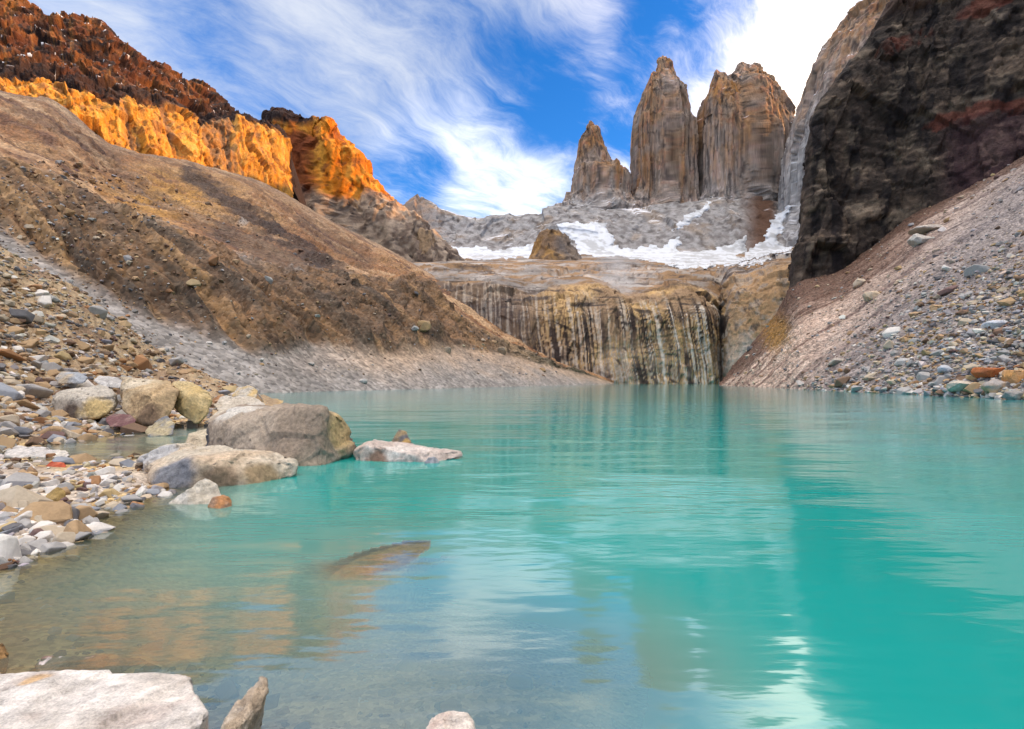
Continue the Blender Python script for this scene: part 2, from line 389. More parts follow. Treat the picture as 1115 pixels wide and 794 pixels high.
# ------------------------------------------------------------------ closed lofts: peaks and towers
def loft(name, levels, D, ratio, nang, nlev, mat, colf, dispf, expo=3.0, top=True, parent=None, lean=0.0, sat=1.28):
    lv = np.array(levels, float)
    lv = lv[np.argsort(-lv[:, 0])]                     # base first
    w = np.hypot(np.diff(lv[:, 0]), .5 * (np.abs(np.diff(lv[:, 1])) + np.abs(np.diff(lv[:, 2])))) + 2
    rs, _ = resample(lv, nlev, w)
    th = np.linspace(0, 2 * np.pi, nang, endpoint=False) - np.pi / 2
    cs, sn = np.cos(th), np.sin(th)
    ex = np.sign(cs) * np.abs(cs) ** (2 / expo); ey = np.sign(sn) * np.abs(sn) ** (2 / expo)
    g = np.zeros((nlev, nang, 3))
    for k, (py, L, Rr) in enumerate(rs):
        xl, xr = (L - HX) / F * D, (Rr - HX) / F * D
        a = max((xr - xl) / 2, .5); z = H + (HY - py) / F * D
        b = a * ratio
        g[k, :, 0] = (xl + xr) / 2 + a * ex; g[k, :, 1] = D + lean * (z - 0) + b * ey; g[k, :, 2] = z
    if top:                                            # close the top
        capc = g[-1].mean(0)
        for s_, dz in ((.6, .012), (.25, .02), (.0, .022)):
            rr = capc + (g[-1 if s_ == .6 else nlev - 1] - capc) * s_; rr[:, 2] += dz * D * .1
            g = np.concatenate([g, rr[None]], 0)
    vv = np.repeat(np.linspace(0, 1, len(g))[:, None], nang, 1); uu = np.repeat(np.linspace(0, 1, nang, endpoint=False)[None], len(g), 0)
    return make_terrain(name, g, mat, colf, dispf, wrap=True, vu=(vv, uu), parent=parent, sat=sat)

def cliff_disp(big, mid, small, vs=.05, inset=5.0):
    def f(V, N, v, u):
        s = np.array([1, 1, vs])
        d = facet(V * s / big[0]) * big[1] * .8 + facet(V * s / mid[0] + 5) * mid[1] * .8 + facet(V * np.array([1, 1, .3]) / small[0] + 9) * small[1]
        d += ridged(V * np.array([1, 1, .04]) / mid[0], 3, .5) * mid[1] * 1.0
        d += (ridged(V * np.array([1, 1, .05]) / (big[0] * .9) + 3, 2) - .2) * big[1] * .9
        return N * (d - d.mean() - inset)[:, None]
    return f

def op_col(V, N, px, py, v, u):
    n = fbm(V * .02, 5); st = fbm(V * np.array([.07, .07, .012]) + 3, 5); n2 = fbm(V * .08, 4)
    c = lerp(S3(.46, .15, .022)[None], S3(.52, .24, .05)[None], sstep(-.3, .35, st)); c = lerp(c, S3(.16, .05, .02)[None], sstep(.15, .4, n2) * .6)
    c = lerp(c, S3(.26, .075, .022)[None], sstep(.1, .4, n) * .85)
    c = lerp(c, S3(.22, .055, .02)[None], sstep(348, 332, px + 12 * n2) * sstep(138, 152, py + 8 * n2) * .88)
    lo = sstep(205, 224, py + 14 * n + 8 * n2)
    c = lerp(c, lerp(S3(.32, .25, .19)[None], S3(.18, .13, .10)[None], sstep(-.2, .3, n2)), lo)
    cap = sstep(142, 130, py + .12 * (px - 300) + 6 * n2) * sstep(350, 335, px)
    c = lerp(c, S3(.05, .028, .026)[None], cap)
    return c
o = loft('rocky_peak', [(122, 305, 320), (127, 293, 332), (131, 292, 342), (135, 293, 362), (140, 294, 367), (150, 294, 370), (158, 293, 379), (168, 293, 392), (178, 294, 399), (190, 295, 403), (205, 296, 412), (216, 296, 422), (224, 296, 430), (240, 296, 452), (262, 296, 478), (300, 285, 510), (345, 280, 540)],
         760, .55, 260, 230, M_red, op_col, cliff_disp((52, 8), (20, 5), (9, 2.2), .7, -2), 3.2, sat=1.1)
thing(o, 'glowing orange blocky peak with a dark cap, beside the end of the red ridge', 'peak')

def tower_col(zg, zo, seed, rim=None):
    """weathered granite: orange-brown above, grey below"""
    def f(V, N, px, py, v, u):
        p = V + seed
        st = fbm(p * np.array([.045, .045, .006]), 5, .6); st2 = fbm(p * np.array([.11, .11, .012]) + 4, 4, .6); n = fbm(p * .010, 5)
        n2 = fbm(p * .05, 4)
        g_ = lerp(S3(.25, .235, .225)[None], S3(.39, .365, .345)[None], sstep(-.3, .3, st2))
        o_ = lerp(S3(.285, .175, .10)[None], S3(.37, .18, .07)[None], sstep(-.2, .35, st)); o_ = lerp(o_, S3(.28, .105, .05)[None], sstep(.0, .4, n2) * .6)
        o_ = lerp(o_, S3(.25, .225, .21)[None], sstep(-.15, .3, n) * .62)
        hgt = sstep(zg, zo, V[:, 2] + 110 * n + 70 * st)
        c = lerp(g_, o_, hgt * .92)
        c = lerp(c, S3(.085, .065, .06)[None], sstep(.08, .34, st2) * .72)
        st3 = fbm(p * np.array([.20, .20, .010]) + 14, 3, .6); c = c * (1 + .45 * st3)[:, None]
        c = lerp(c, S3(.36, .215, .105)[None], sstep(.22, .5, st) * .4 * hgt)
        crk = ridged(np.stack([V[:, 0] / 24, V[:, 1] / 24, V[:, 2] / 420], 1), 4, .6)
        c = lerp(c, c * np.array([.28, .25, .25]), sstep(.30, -.15, crk) * .75)
        sn = sstep(.72, .9, N[:, 2]) * sstep(.05, .25, n2)
        c = lerp(c, S3(.7, .71, .75)[None], sn * .85)
        return c * (.93 + .22 * n2)[:, None]
    return f
TD = 1300
ntw = loft('granite_tower', [(137, 637, 641), (140, 634, 645), (145, 630, 650), (152, 627, 652), (160, 626, 655), (170, 624, 659), (180, 622, 664), (186, 621, 668), (190, 620, 680), (195, 620, 685), (205, 618, 686), (215, 616, 684), (220, 612, 687), (230, 602, 692), (240, 590, 700), (275, 580, 715), (310, 570, 720)],
           TD, .8, 240, 300, M_tower, tower_col(390, 560, 11), cliff_disp((70, 11), (26, 5), (9, 1.8)), 3.6, sat=1.15)
thing(ntw, 'shortest granite tower, slender with a stepped shoulder on its lower side', 'rock tower', 'three granite towers above the lake')
ctw = loft('granite_tower', [(62, 718, 727), (65, 716, 730), (70, 713, 732), (78, 712, 735), (86, 706, 737), (93, 703, 742), (100, 700, 746), (110, 697, 748), (120, 695, 750), (133, 692, 752), (139, 691, 757), (160, 690, 758), (185, 690, 757), (205, 689, 757), (215, 686, 757), (228, 678, 759), (242, 664, 764), (285, 655, 770), (310, 650, 775)],
           TD + 20, .85, 300, 380, M_tower, tower_col(290, 600, 57), cliff_disp((80, 12), (28, 6), (9, 2)), 4.5, sat=1.05)
thing(ctw, 'tallest granite tower, a straight-sided column with a narrow pointed tip', 'rock tower', 'three granite towers above the lake')
stw = bpy.data.objects.new('granite_tower', None); link(stw); stw.location = tuple(P(808, 300, TD)); 
thing(stw, 'widest granite tower, a broad block with a notched twin summit', 'rock tower', 'three granite towers above the lake')
def reparent(o, par):
    o.parent = par; o.matrix_parent_inverse = par.matrix_world.inverted()
bpy.context.view_layer.update()
s1 = loft('summit_block', [(70, 806, 819), (74, 802, 823), (79, 798, 828), (85, 795, 832), (91, 789, 835), (97, 776, 836), (104, 767, 837), (112, 764, 840), (122, 761, 845), (132, 758, 849), (142, 757, 853), (150, 756, 857), (160, 756, 861), (180, 756, 862), (200, 756, 862), (216, 755, 861), (225, 750, 860), (238, 738, 860), (280, 735, 858), (310, 730, 860)],
           TD, .8, 340, 380, M_tower, tower_col(310, 680, 91), cliff_disp((85, 11), (28, 6), (9, 2)), 4.5, sat=1.0)
s2 = loft('summit_horn', [(77, 779, 783), (80, 776, 790), (84, 774, 792), (90, 772, 795), (98, 770, 798), (112, 766, 802), (130, 766, 800)], TD - 40, 1.1, 90, 90, M_tower, tower_col(330, 720, 91), cliff_disp((60, 5), (20, 3), (8, 1.5)), 2.6)
reparent(s1, stw); reparent(s2, stw)

# granite wall standing behind the dark cliff
gw = loft('granite_wall_peak', [(-30, 985, 1015), (-8, 972, 1025), (4, 955, 1040), (13, 938, 1045), (19, 924, 1050), (30, 913, 1050), (46, 903, 1060), (66, 891, 1060), (95, 882, 1065), (120, 875, 1070), (150, 867, 1075), (175, 864, 1080), (200, 863, 1080), (222, 861, 1085), (242, 853, 1090), (262, 842, 1100), (280, 836, 1100), (310, 830, 1110)],
          1080, .75, 300, 330, M_tower, tower_col(430, 740, 33), cliff_disp((70, 13), (24, 6), (8, 2), .15), 2.6, sat=1.05)
thing(gw, 'tall pale granite wall with a jagged orange crest, half hidden behind the dark cliff', 'rock wall')

# ------------------------------------------------------------------ grey ridge and apron under the towers
bx = [330, 380, 410, 425, 440, 460, 480, 495, 520, 550, 580, 600, 620, 645, 680, 720, 760, 800, 840, 870, 930]
top = [228, 225, 221, 222, 228, 217.5, 230, 237, 243, 240, 237, 233, 234, 236, 236, 230, 224, 222, 226, 226, 226]
mid = [250, 248, 246, 246, 247, 247, 250, 254, 257, 255, 250, 244, 240, 242, 244, 243, 236, 236, 240, 240, 240]
bot = [300, 295, 292, 285, 285, 285, 283, 284, 283, 283, 280, 276, 272, 274, 281, 279, 276, 279, 280, 280, 280]
rows = [[], [], [], [], []]
for i, px in enumerate(bx):
    rows[0].append(P(px, bot[i] + 14, 930)); rows[1].append(P(px, bot[i] - 6, 1010)); rows[2].append(P(px, mid[i], 1100)); p = P(px, top[i], 1190 if px < 610 else 1240)
    rows[3].append(p); rows[4].append(p + np.array([0, 250, -p[2] * .6]))
br, v, u = net_patch(rows, 170, 420, [.8, 1.2, 1.2, .4])
def br_disp(V, N, v, u):
    d = facet(V * np.array([1, .5, .22]) / 56) * 8 + facet(V * np.array([1, .6, .3]) / 22 + 3) * 2.4 + ridged(V * np.array([1, 1, .2]) / 70, 2) * 4 + facet(V / 8) * .5
    return N * (d * sstep(.9, 1.9, v))[:, None]
def br_col(V, N, px, py, v, u):
    n = fbm(V * .014, 5); n2 = fbm(V * .06, 4); st = fbm(V * np.array([.06, .06, .010]), 5, .6)
    c = lerp(S3(.35, .335, .325)[None], S3(.25, .23, .22)[None], sstep(-.1, .35, n2)); c = lerp(c, S3(.12, .105, .10)[None], sstep(.08, .4, st) * .65); c = lerp(c, S3(.34, .25, .17)[None], sstep(.0, .4, n) * .5)
    c = lerp(c, S3(.28, .15, .07)[None], sstep(490, 430, px + 40 * n2) * .65)
    c = lerp(c, S3(.15, .075, .045)[None], sstep(800, 830, px) * sstep(850, 838, px) * .9)
    sn = sstep(.74, .9, N[:, 2]) * sstep(.12, .3, n + .4 * n2)
    return lerp(c * .78, S3(.6, .61, .64)[None], sn * .8)
ridge = make_terrain('mountain_ridge', br, M_far, br_col, br_disp, vu=(v, u)); setting(ridge)

# ------------------------------------------------------------------ streaked back wall and the slabs above it
wx = [440, 480, 530, 580, 640, 690, 740, 772, 785, 797, 815, 840, 870, 930, 1010]
w0 = [345, 338, 330, 322, 317, 314, 314, 318, 331, 314, 302, 292, 285, 270, 262]
wt1 = [305, 301, 307, 309, 308, 308, 309, 312, 318, 300, 292, 286, 279, 270, 262]      # where the face rolls over
rows = [[] for _ in range(9)]
for i, px in enumerate(wx):
    Y = w0[i]; t_ = wt1[i]
    p = P(px, 420, Y); p[2] = -3; rows[0].append(p)
    rows[1].append(P(px, 385, Y + 5)); rows[2].append(P(px, 345, Y + 11)); rows[3].append(P(px, t_ + 19, Y + 22)); rows[4].append(P(px, t_ + 4, Y + 52))
    rows[5].append(P(px, t_ * .72 + 285 * .28 - 1, Y + 150)); rows[6].append(P(px, min(288, t_ - 6), 620)); rows[7].append(P(px, min(280, t_ - 9), 850)); rows[8].append(P(px, min(271, t_ - 12), 1160))
for i, px in enumerate(wx):
    jz = [1.5, -2, 3.0, -2.5, 3.2, -3.5, 2.5, -2, 0, 2, -2, 1, 0, 0, 0][i]
    rows[3][i][2] += jz; rows[4][i][2] += jz * 1.3
bw, v, u = net_patch(rows, 260, 520, [1, 1.3, 1.2, .8, .7, .6, .5, .5], [.6, .8, .9, 1, 1, 1, .8, .5, .5, .6, .8, .8, .8, .6])
def bw_disp(V, N, v, u):
    face = 1 - sstep(3.4, 4.2, v)
    fl = ridged(np.stack([V[:, 0] / 9, V[:, 1] / 40, V[:, 2] / 90], 1), 3)
    d = face * (fl * 1.5 + facet(V * np.array([.11, .11, .03])) * 1.5 + fbm(V * .06, 4) * 1.5 + facet(V * .3) * .5 + sstep(2.2, 3.2, v) * facet(V * np.array([.06, .06, .14])) * 4.5)
    d += (1 - face) * (facet(V * np.array([.03, .012, .05])) * 3.2 + fbm(V * .02, 5) * 4 + facet(V * .08) * 1.4) * np.clip(V[:, 1] / 400, .6, 1.6) * (1 - .85 * sstep(5.4, 6.3, v))
    return N * d[:, None]
def bw_col(V, N, px, py, v, u):
    n = fbm(V * .04, 5); n2 = fbm(V * .15, 4)
    warpx = V[:, 0] + 1.6 * fbm(np.stack([V[:, 0] * .03, V[:, 2] * .03, V[:, 2] * 0], 1), 3)
    lean = warpx + .06 * V[:, 2]
    z0 = V[:, 2]; O = z0 * 0
    lane = fbm(np.stack([lean * .19, z0 * .006, O + 2], 1), 5, .7)
    lane2 = fbm(np.stack([lean * .55 + 40, z0 * .010, O], 1), 4, .65)
    lane3 = fbm(np.stack([lean * 1.3 + 80, z0 * .016, O], 1), 3, .6)
    hst = 52 + 20 * fbm(np.stack([lean * .22, O, O + 5], 1), 3)
    base = lerp(S3(.44, .285, .13)[None], S3(.33, .22, .13)[None], sstep(-.2, .3, n))
    base = lerp(base, S3(.20, .12, .065)[None], sstep(.05, .4, lane3 + .3 * n2) * .7)
    rgt = .35 + .65 * sstep(690, 735, px)
    base = lerp(base, S3(.46, .41, .35)[None], sstep(.04, .24, lane2 + .25 * n2) * (.35 + .65 * rgt) * sstep(66, 50, z0 + 14 * n))
    low = sstep(34, 4, z0 + 14 * n)
    base = lerp(base, S3(.46, .42, .38)[None], low * sstep(-.2, .2, lane3) * .6)
    ptch = sstep(-.28, .12, fbm(np.stack([V[:, 0] * .035, z0 * .03, O + 9], 1), 4))
    hm = sstep(8, -8, z0 - hst) * (.25 + .75 * ptch)
    dk = sstep(.04, .13, lane + .30 * np.maximum(lane3, -.2) + .06 * n2) * hm
    base = lerp(base, S3(.055, .038, .036)[None], dk * .9)
    base = lerp(base, S3(.035, .026, .028)[None], sstep(.12, .20, -lane2 + .12 * lane3) * sstep(.1, -.1, lane) * hm * .85)
    base = lerp(base, S3(.06, .045, .04)[None], sstep(.80, .93, ridged(np.stack([V[:, 0] * .03 + z0 * .022, z0 * .03, O], 1), 3)) * .8)
    base = lerp(base, S3(.09, .07, .065)[None], sstep(.25, .4, fbm(V * np.array([.03, .03, .35]) + 5, 4)) * sstep(40, 52, z0) * .8)
    left = sstep(605, 560, px + 30 * n)
    base = lerp(base, lerp(S3(.12, .09, .08)[None], S3(.30, .26, .22)[None], sstep(.0, .3, lane2)), left * .75)
    bul = sstep(788, 796, px)
    bc = lerp(S3(.37, .235, .125)[None], S3(.34, .265, .20)[None], sstep(-.1, .35, n2 + .4 * n)); bc = lerp(bc, S3(.13, .085, .06)[None], sstep(.2, .45, lane + .4 * n2) * .7)
    bc = lerp(bc, S3(.42, .37, .32)[None], sstep(340, 400, py + 50 * n) * .6)
    base = lerp(base, bc, bul)
    base = lerp(base, S3(.03, .024, .024)[None], np.exp(-((px - 784.5) / 3.0) ** 2) * .95)
    slab = lerp(S3(.42, .255, .13)[None], S3(.42, .37, .33)[None], sstep(-.15, .2, fbm(V * np.array([.025, .012, .06]), 6, .6)))
    slab = lerp(slab, S3(.13, .09, .075)[None], sstep(.08, .35, fbm(V * np.array([.02, .016, .25]) + 7, 5, .6)) * .8)
    slab = lerp(slab, S3(.50, .46, .42)[None], sstep(.15, .35, fbm(V * np.array([.03, .02, .12]) + 27, 5, .6)) * .7)
    slab = lerp(slab, S3(.40, .38, .37)[None], sstep(1, 0, np.abs(px - 672) / 34 + .8 * n2) * .8)
    slab = slab * (.66 + .35 * fbm(V * np.array([.02, .01, .03]) + 3, 4))[:, None]
    return lerp(base, slab, sstep(3.5, 4.1, v + .15 * n2))
wall = make_terrain('rock_wall', bw, M_wall, bw_col, bw_disp, vu=(v, u), sat=1.02)
thing(wall, 'sheer ochre rock wall with black and white vertical streaks rising from the far end of the lake', 'rock wall')

# knolls in front of the snow
def kn_col(V, N, px, py, v, u):
    n = fbm(V * .03, 4); st = fbm(V * np.array([.09, .09, .02]), 4)
    c = lerp(S3(.34, .19, .06)[None], S3(.24, .15, .085)[None], sstep(-.2, .3, n)); c = lerp(c, S3(.08, .055, .045)[None], sstep(.1, .35, st) * .7)
    return lerp(c, S3(.17, .155, .15)[None], sstep(605, 615, px + 10 * n) * .7)
k1 = loft('rock_knoll', [(251, 590, 612), (254, 585, 618), (260, 581, 621), (268, 579, 625), (278, 576, 631), (288, 570, 640), (305, 565, 650)], 800, .9, 140, 70, M_far, kn_col, cliff_disp((30, 5), (13, 3), (6, 1.2), .4), 2.6, sat=.95)
thing(k1, 'small flat-topped brown rock knoll standing in front of the larger snowfield', 'rock knoll')
k2 = loft('rock_knoll', [(246, 458, 466), (250, 455, 472), (258, 452, 476), (268, 450, 479), (280, 447, 482), (300, 440, 490)], 700, .9, 120, 70, M_far, kn_col, cliff_disp((26, 4), (12, 2.5), (5, 1), .4), 2.4, sat=.62)
thing(k2, 'small dull brown rock knob between the hillside and the narrow snowfield', 'rock knoll')

# ------------------------------------------------------------------ snowfields (own meshes with a rounded thickness, lying on the slabs)
from mathutils.geometry import tessellate_polygon
def in_poly(px, py, poly):
    inside = np.zeros(len(px), bool); n = len(poly); dist = np.full(len(px), 1e9)
    for i in range(n):
        (ax, ay), (bx_, by_) = poly[i], poly[(i + 1) % n]
        cnd = ((ay > py) != (by_ > py)) & (px < (bx_ - ax) * (py - ay) / (by_ - ay + 1e-12) + ax)
        inside ^= cnd
        dx, dy = bx_ - ax, by_ - ay; t = np.clip(((px - ax) * dx + (py - ay) * dy) / (dx * dx + dy * dy), 0, 1)
        dist = np.minimum(dist, np.hypot(px - ax - t * dx, py - ay - t * dy))
    return np.where(inside, dist, -dist)
def hit_all(px, py, names, maxd=4000):
    d = pdir(px, py); best = None
    for nm in names:
        h = SURF[nm][2].ray_cast(Vector((0, 0, H)), d, maxd)
        if h[0] is not None and (best is None or h[3] < best[3]): best = h
    return best
snow_on = ['rock_wall', 'mountain_ridge', 'granite_tower', 'granite_tower.001', 'summit_block', 'granite_wall_peak']
def snowfield(label, polys, seed, step=1.1):
    """drape a sheet of snow over the rock: sampled on the real surface, thinning to nothing at its ragged rim"""
    V, Q, Cc = [], [], []
    for poly in polys:
        a = np.array(poly, float); x0, y0 = a.min(0) - 4; x1, y1 = a.max(0) + 4
        xs = np.arange(x0, x1, step); ys = np.arange(y0, y1, step * .62)
        X, Yv = np.meshgrid(xs, ys); sdist = in_poly(X.ravel(), Yv.ravel(), poly).reshape(X.shape)
        nz = fbm(np.stack([X.ravel() * .12, Yv.ravel() * .22, X.ravel() * 0 + seed], 1), 4).reshape(X.shape)
        sdist = sdist + nz * 4.5
        idx = -np.ones(X.shape, int); dep = np.zeros(X.shape)
        for i in range(X.shape[0]):
            for j in range(X.shape[1]):
                if sdist[i, j] > -7:
                    h = hit_all(X[i, j], Yv[i, j], snow_on)
                    if h is not None: dep[i, j] = (np.array(h[0]) - np.array([0, 0, H]))[1]
        ok = dep > 0; sm = dep.copy()
        ker = np.exp(-np.arange(-6, 7) ** 2 / 14.0)
        def blur(a_):
            for ax in (0, 1): a_ = np.apply_along_axis(lambda r_: np.convolve(r_, ker, 'same'), ax, a_)
            return a_
        sm = blur(np.where(ok, dep, 0)) / np.maximum(blur(ok.astype(float)), 1e-6)
        for i in range(X.shape[0]):
            for j in range(X.shape[1]):
                if ok[i, j] and sdist[i, j] > -1.2:
                    th = float(np.clip((sdist[i, j] + .3) * 2.0, -2, 7))
                    Yd = min(sm[i, j], dep[i, j]) - th                   # the snow fills the hollows of the rock
                    idx[i, j] = len(V); V.append(P(X[i, j], Yv[i, j], Yd)); dep[i, j] = Yd
        for i in range(X.shape[0] - 1):
            for j in range(X.shape[1] - 1):
                q4 = [idx[i, j], idx[i + 1, j], idx[i + 1, j + 1], idx[i, j + 1]]
                dd = [dep[i, j], dep[i + 1, j], dep[i + 1, j + 1], dep[i, j + 1]]
                if min(q4) >= 0 and max(dd) - min(dd) < 90: Q.append(q4)
    V = np.array(V); n = fbm(V * .02, 4)
    cols = lerp(S3(.62, .64, .67)[None], S3(.36, .36, .36)[None], sstep(-.05, .35, n + .8 * fbm(V * .07, 4)) * .8)
    me = raw_mesh('snowfield', V, Q, cols); me.materials.append(M_snow)
    return thing(link(bpy.data.objects.new('snowfield', me)), label, 'snowfield', 'snowfields under the towers')
snowfield('narrow white snowfield below the low grey ridge, near the small dull brown knob', [[(468, 261), (480, 262), (492, 269), (505, 271), (520, 268), (535, 273), (552, 272), (570, 268), (588, 264), (578, 281), (560, 280), (540, 282), (515, 283), (490, 279), (478, 272)]], 1)
snowfield('broad main snowfield spread under the shortest and tallest granite towers', [[(606, 246), (622, 242), (640, 244), (660, 243), (662, 254), (672, 260), (668, 268), (690, 272), (705, 268), (722, 270), (738, 258), (742, 264), (735, 274), (760, 276), (790, 268), (812, 258), (812, 272), (800, 281), (835, 276), (840, 283), (815, 290), (790, 288), (770, 292), (745, 292), (720, 286), (690, 281), (660, 278), (632, 277), (626, 262), (612, 254)]], 2)
snowfield('steep snow couloir between the widest tower and the pale granite wall', [[(858, 224), (861, 226), (853, 244), (846, 262), (855, 270), (873, 271), (873, 276), (850, 277), (812, 279), (818, 270), (832, 262), (840, 240), (848, 232)]], 3)
snowfield('thin slanting snow ledge at the foot of the widest granite tower', [[(772, 222), (774, 225), (755, 240), (738, 250), (733, 249), (750, 234)]], 4)

# ------------------------------------------------------------------ right scree slope
def rfoot(px): return 31.9 / (.968 * (px - HX) / F - .25)
sx = [784, 800, 825, 850, 870, 920, 1000, 1060, 1115, 1200, 1320, 1600]
stp = [415.5, 398, 366, 335, 305, 288, 232, 203, 172, 120, 40, -140]
sty = [232, 240, 246, 252, 255, 252, 236, 222, 206, 185, 160, 120]
rows = [[] for _ in range(6)]
for i, px in enumerate(sx):
    Y0 = rfoot(px); p0 = np.array([(px - HX) / F * Y0, Y0, -1.6]); p1 = P(px, stp[i], sty[i])
    for k, t in enumerate([0, .06, .33, .66, 1.0]):
        p = p0 * (1 - t) + p1 * t; p[2] -= 5.0 * t * (1 - t) * min(1, (1115 - min(px, 1000)) / 400); rows[k].append(p)
    rows[5].append(p1 + np.array([18, 14, 10]))
rs_, v, u = net_patch(rows, 300, 420, [.4, 1.2, 1.2, 1.3, .4], [.5, .7, .7, .6, .9, 1.2, .9, .9, 1, .8, .6])
def sc_disp(V, N, v, u):
    fl = fbm(np.stack([(.25 * V[:, 0] + .968 * V[:, 1] + 4 * fbm(V * .05, 3)) * .09, V[:, 2] * .008, V[:, 2] * 0], 1), 4)
    d = fl * 1.3 + fbm(V * .08, 4) * 1.0 + facet(V * .45) * .35 + sstep(6, 9, u) * facet(V * .8) * .45
    return N * (d * sstep(.2, .9, v))[:, None]
def sc_col(V, N, px, py, v, u):
    n = fbm(V * .05, 5); n2 = fbm(V * .25, 4); st = fbm(np.stack([(.25 * V[:, 0] + .968 * V[:, 1] + 3 * n) * .13, V[:, 2] * .010, v * 0], 1), 6, .6)
    c = lerp(S3(.34, .26, .215)[None], S3(.43, .345, .29)[None], sstep(-.3, .3, n2 + st)); c = lerp(c, S3(.14, .085, .07)[None], sstep(.0, .22, st + .25 * n) * .9)
    c = lerp(c, S3(.20, .19, .195)[None], sstep(905, 1010, px + .9 * (py - 330)) * .75)
    dk = sstep(3.25, 3.8, v + .3 * n) * sstep(5.8, 4.2, u)
    edge = sstep(2.1, 3.1, v + .35 * n + .15 * st) * sstep(6.8, 5.0, u)
    c = lerp(c, S3(.125, .068, .05)[None], np.clip(edge * .9 + .85 * sstep(3.4, 3.75, v + .25 * n), 0, 1))
    c = lerp(c, S3(.26, .145, .045)[None], (1 - sstep(6, 22, np.hypot(px - 845, (py - 362) * .7) + 8 * n2)) * .8)
    return c
scree = make_terrain('scree_slope', rs_, M_scree, sc_col, sc_disp, vu=(v, u)); setting(scree)

# ------------------------------------------------------------------ dark cliff and the mountain it belongs to
zl = [-4, 20, 45, 70, 95, 118, 140, 160, 178, 200]
ed = [846, 850, 866, 871, 875, 879, 888, 915, 945, 974]
rows = []
for z, e in zip(zl, ed):
    k = z / 200.0; row = []
    for (px, Y) in [(e + 215, 980), (e + 150, 700), (e + 55, 430), (e + 10, 300), (e, 252 + 6 * k), (e + 30, 240 + 10 * k), (960 + 30 * k, 236 + 14 * k), (1030, 222 + 22 * k), (1115, 200 + 28 * k), (1220, 180 + 36 * k), (1400, 150 + 44 * k), (1700, 118 + 50 * k)]:
        row.append([(px - HX) / F * Y, Y, z])
    row += [[330, 60, z], [315, -80, z], [330, -280, z]]  # unseen run of the mountain beside the viewer, added to shade the near shore
    rows.append(row)
last = np.array(rows[-1])
for dz, dxy in ((28, 20), (110, 70), (215, 150)):         # unseen crest above the frame, its height shaped to shade the basin
    r_ = last.copy(); r_[:, 2] += dz; r_[:2, 2] += dz * .45; r_[:, 0] += dxy * 1.0; r_[:, 1] += dxy * .35; rows.append(r_.tolist())
r_ = last.copy(); r_[:, 0] += 420; r_[:, 2] += 160; rows.append(r_.tolist())
r_ = last.copy(); r_[:, 0] += 800; r_[:, 2] = -5; rows.append(r_.tolist())
dc, v, u = net_patch(rows, 330, 420, [1] * 9 + [.8, .8, .8, .5, .5], [.4, .5, .6, .7, .9, 1.2, 1.2, 1.3, 1, .6, .4, .3, .3, .3])
def dc_disp(V, N, v, u):
    s = np.array([1, 1, .55])
    d = facet(V * s / 34) * 4.5 + facet(V * s / 13 + 3) * 2.6 + facet(V * np.array([1, 1, .8]) / 5 + 7) * 1.2 + ridged(V * s / 26, 5, .6) * 3.0 + facet(V / 2.2) * .45
    d += .5 * np.sign(np.sin(V[:, 2] / 2.6 + 4 * fbm(V / 30, 4))) * sstep(-.1, .3, fbm(V / 30 + 5, 3))
    edge = np.exp(-((u - 4) / .5) ** 2)
    return N * (d * (1 - .55 * edge))[:, None]
def dc_col(V, N, px, py, v, u):
    n = fbm(V * .02, 5); n2 = fbm(V * .08, 5); st = fbm(V * np.array([.14, .14, .025]), 4); f = facet(V * np.array([.08, .08, .05]))
    c = lerp(S3(.075, .058, .048)[None], S3(.13, .098, .075)[None], sstep(-.2, .4, n2 + .5 * f)); c = lerp(c, S3(.024, .019, .020)[None], sstep(.02, .3, st) * .85)
    n3 = fbm(V * np.array([.22, .22, .45]), 5, .65)
    c = lerp(c, S3(.19, .155, .12)[None], sstep(.12, .4, n2 + .5 * n3) * .55)
    strat = fbm(np.stack([V[:, 0] * .02, V[:, 1] * .02, (V[:, 2] + .18 * V[:, 0]) * .42], 1), 4, .6)
    c = lerp(c, c * 1.9, sstep(.1, .4, strat) * .6); c = lerp(c, c * .4, sstep(.05, .35, -strat) * .7)
    c = c * (.86 + .42 * n3)[:, None]
    low = sstep(75, 35, V[:, 2] + 25 * n)
    c = lerp(c, lerp(S3(.085, .052, .042)[None], S3(.12, .085, .07)[None], sstep(-.2, .3, n2)), low * .7)
    band = np.exp(-((py - (150 - .22 * (px - 985) - 8 * n)) / 9) ** 2) * sstep(985, 1030, px + 20 * n2)
    band += np.exp(-((py - (62 - .48 * (px - 960) + 6 * n)) / 12) ** 2) * sstep(945, 965, px)
    c = lerp(c, S3(.15, .050, .036)[None], sstep(.35, .6, band + .35 * n2 + .25 * f) * .75 * sstep(-.4, .0, n2 + .3 * f))
    mv = sstep(1010, 1050, px) * sstep(130, 150, py + .2 * (px - 1040)) * sstep(250, 200, py)
    c = lerp(c, S3(.105, .058, .062)[None], mv * .6)
    c = lerp(c, S3(.11, .066, .052)[None], sstep(185, 205, V[:, 2] + 20 * n) * .7)
    return c
cliff = make_terrain('dark_cliff', dc, M_dark, dc_col, dc_disp, flip=False, vu=(v, u))
thing(cliff, 'huge near-black cliff with dull red bands standing over the stony scree', 'cliff')

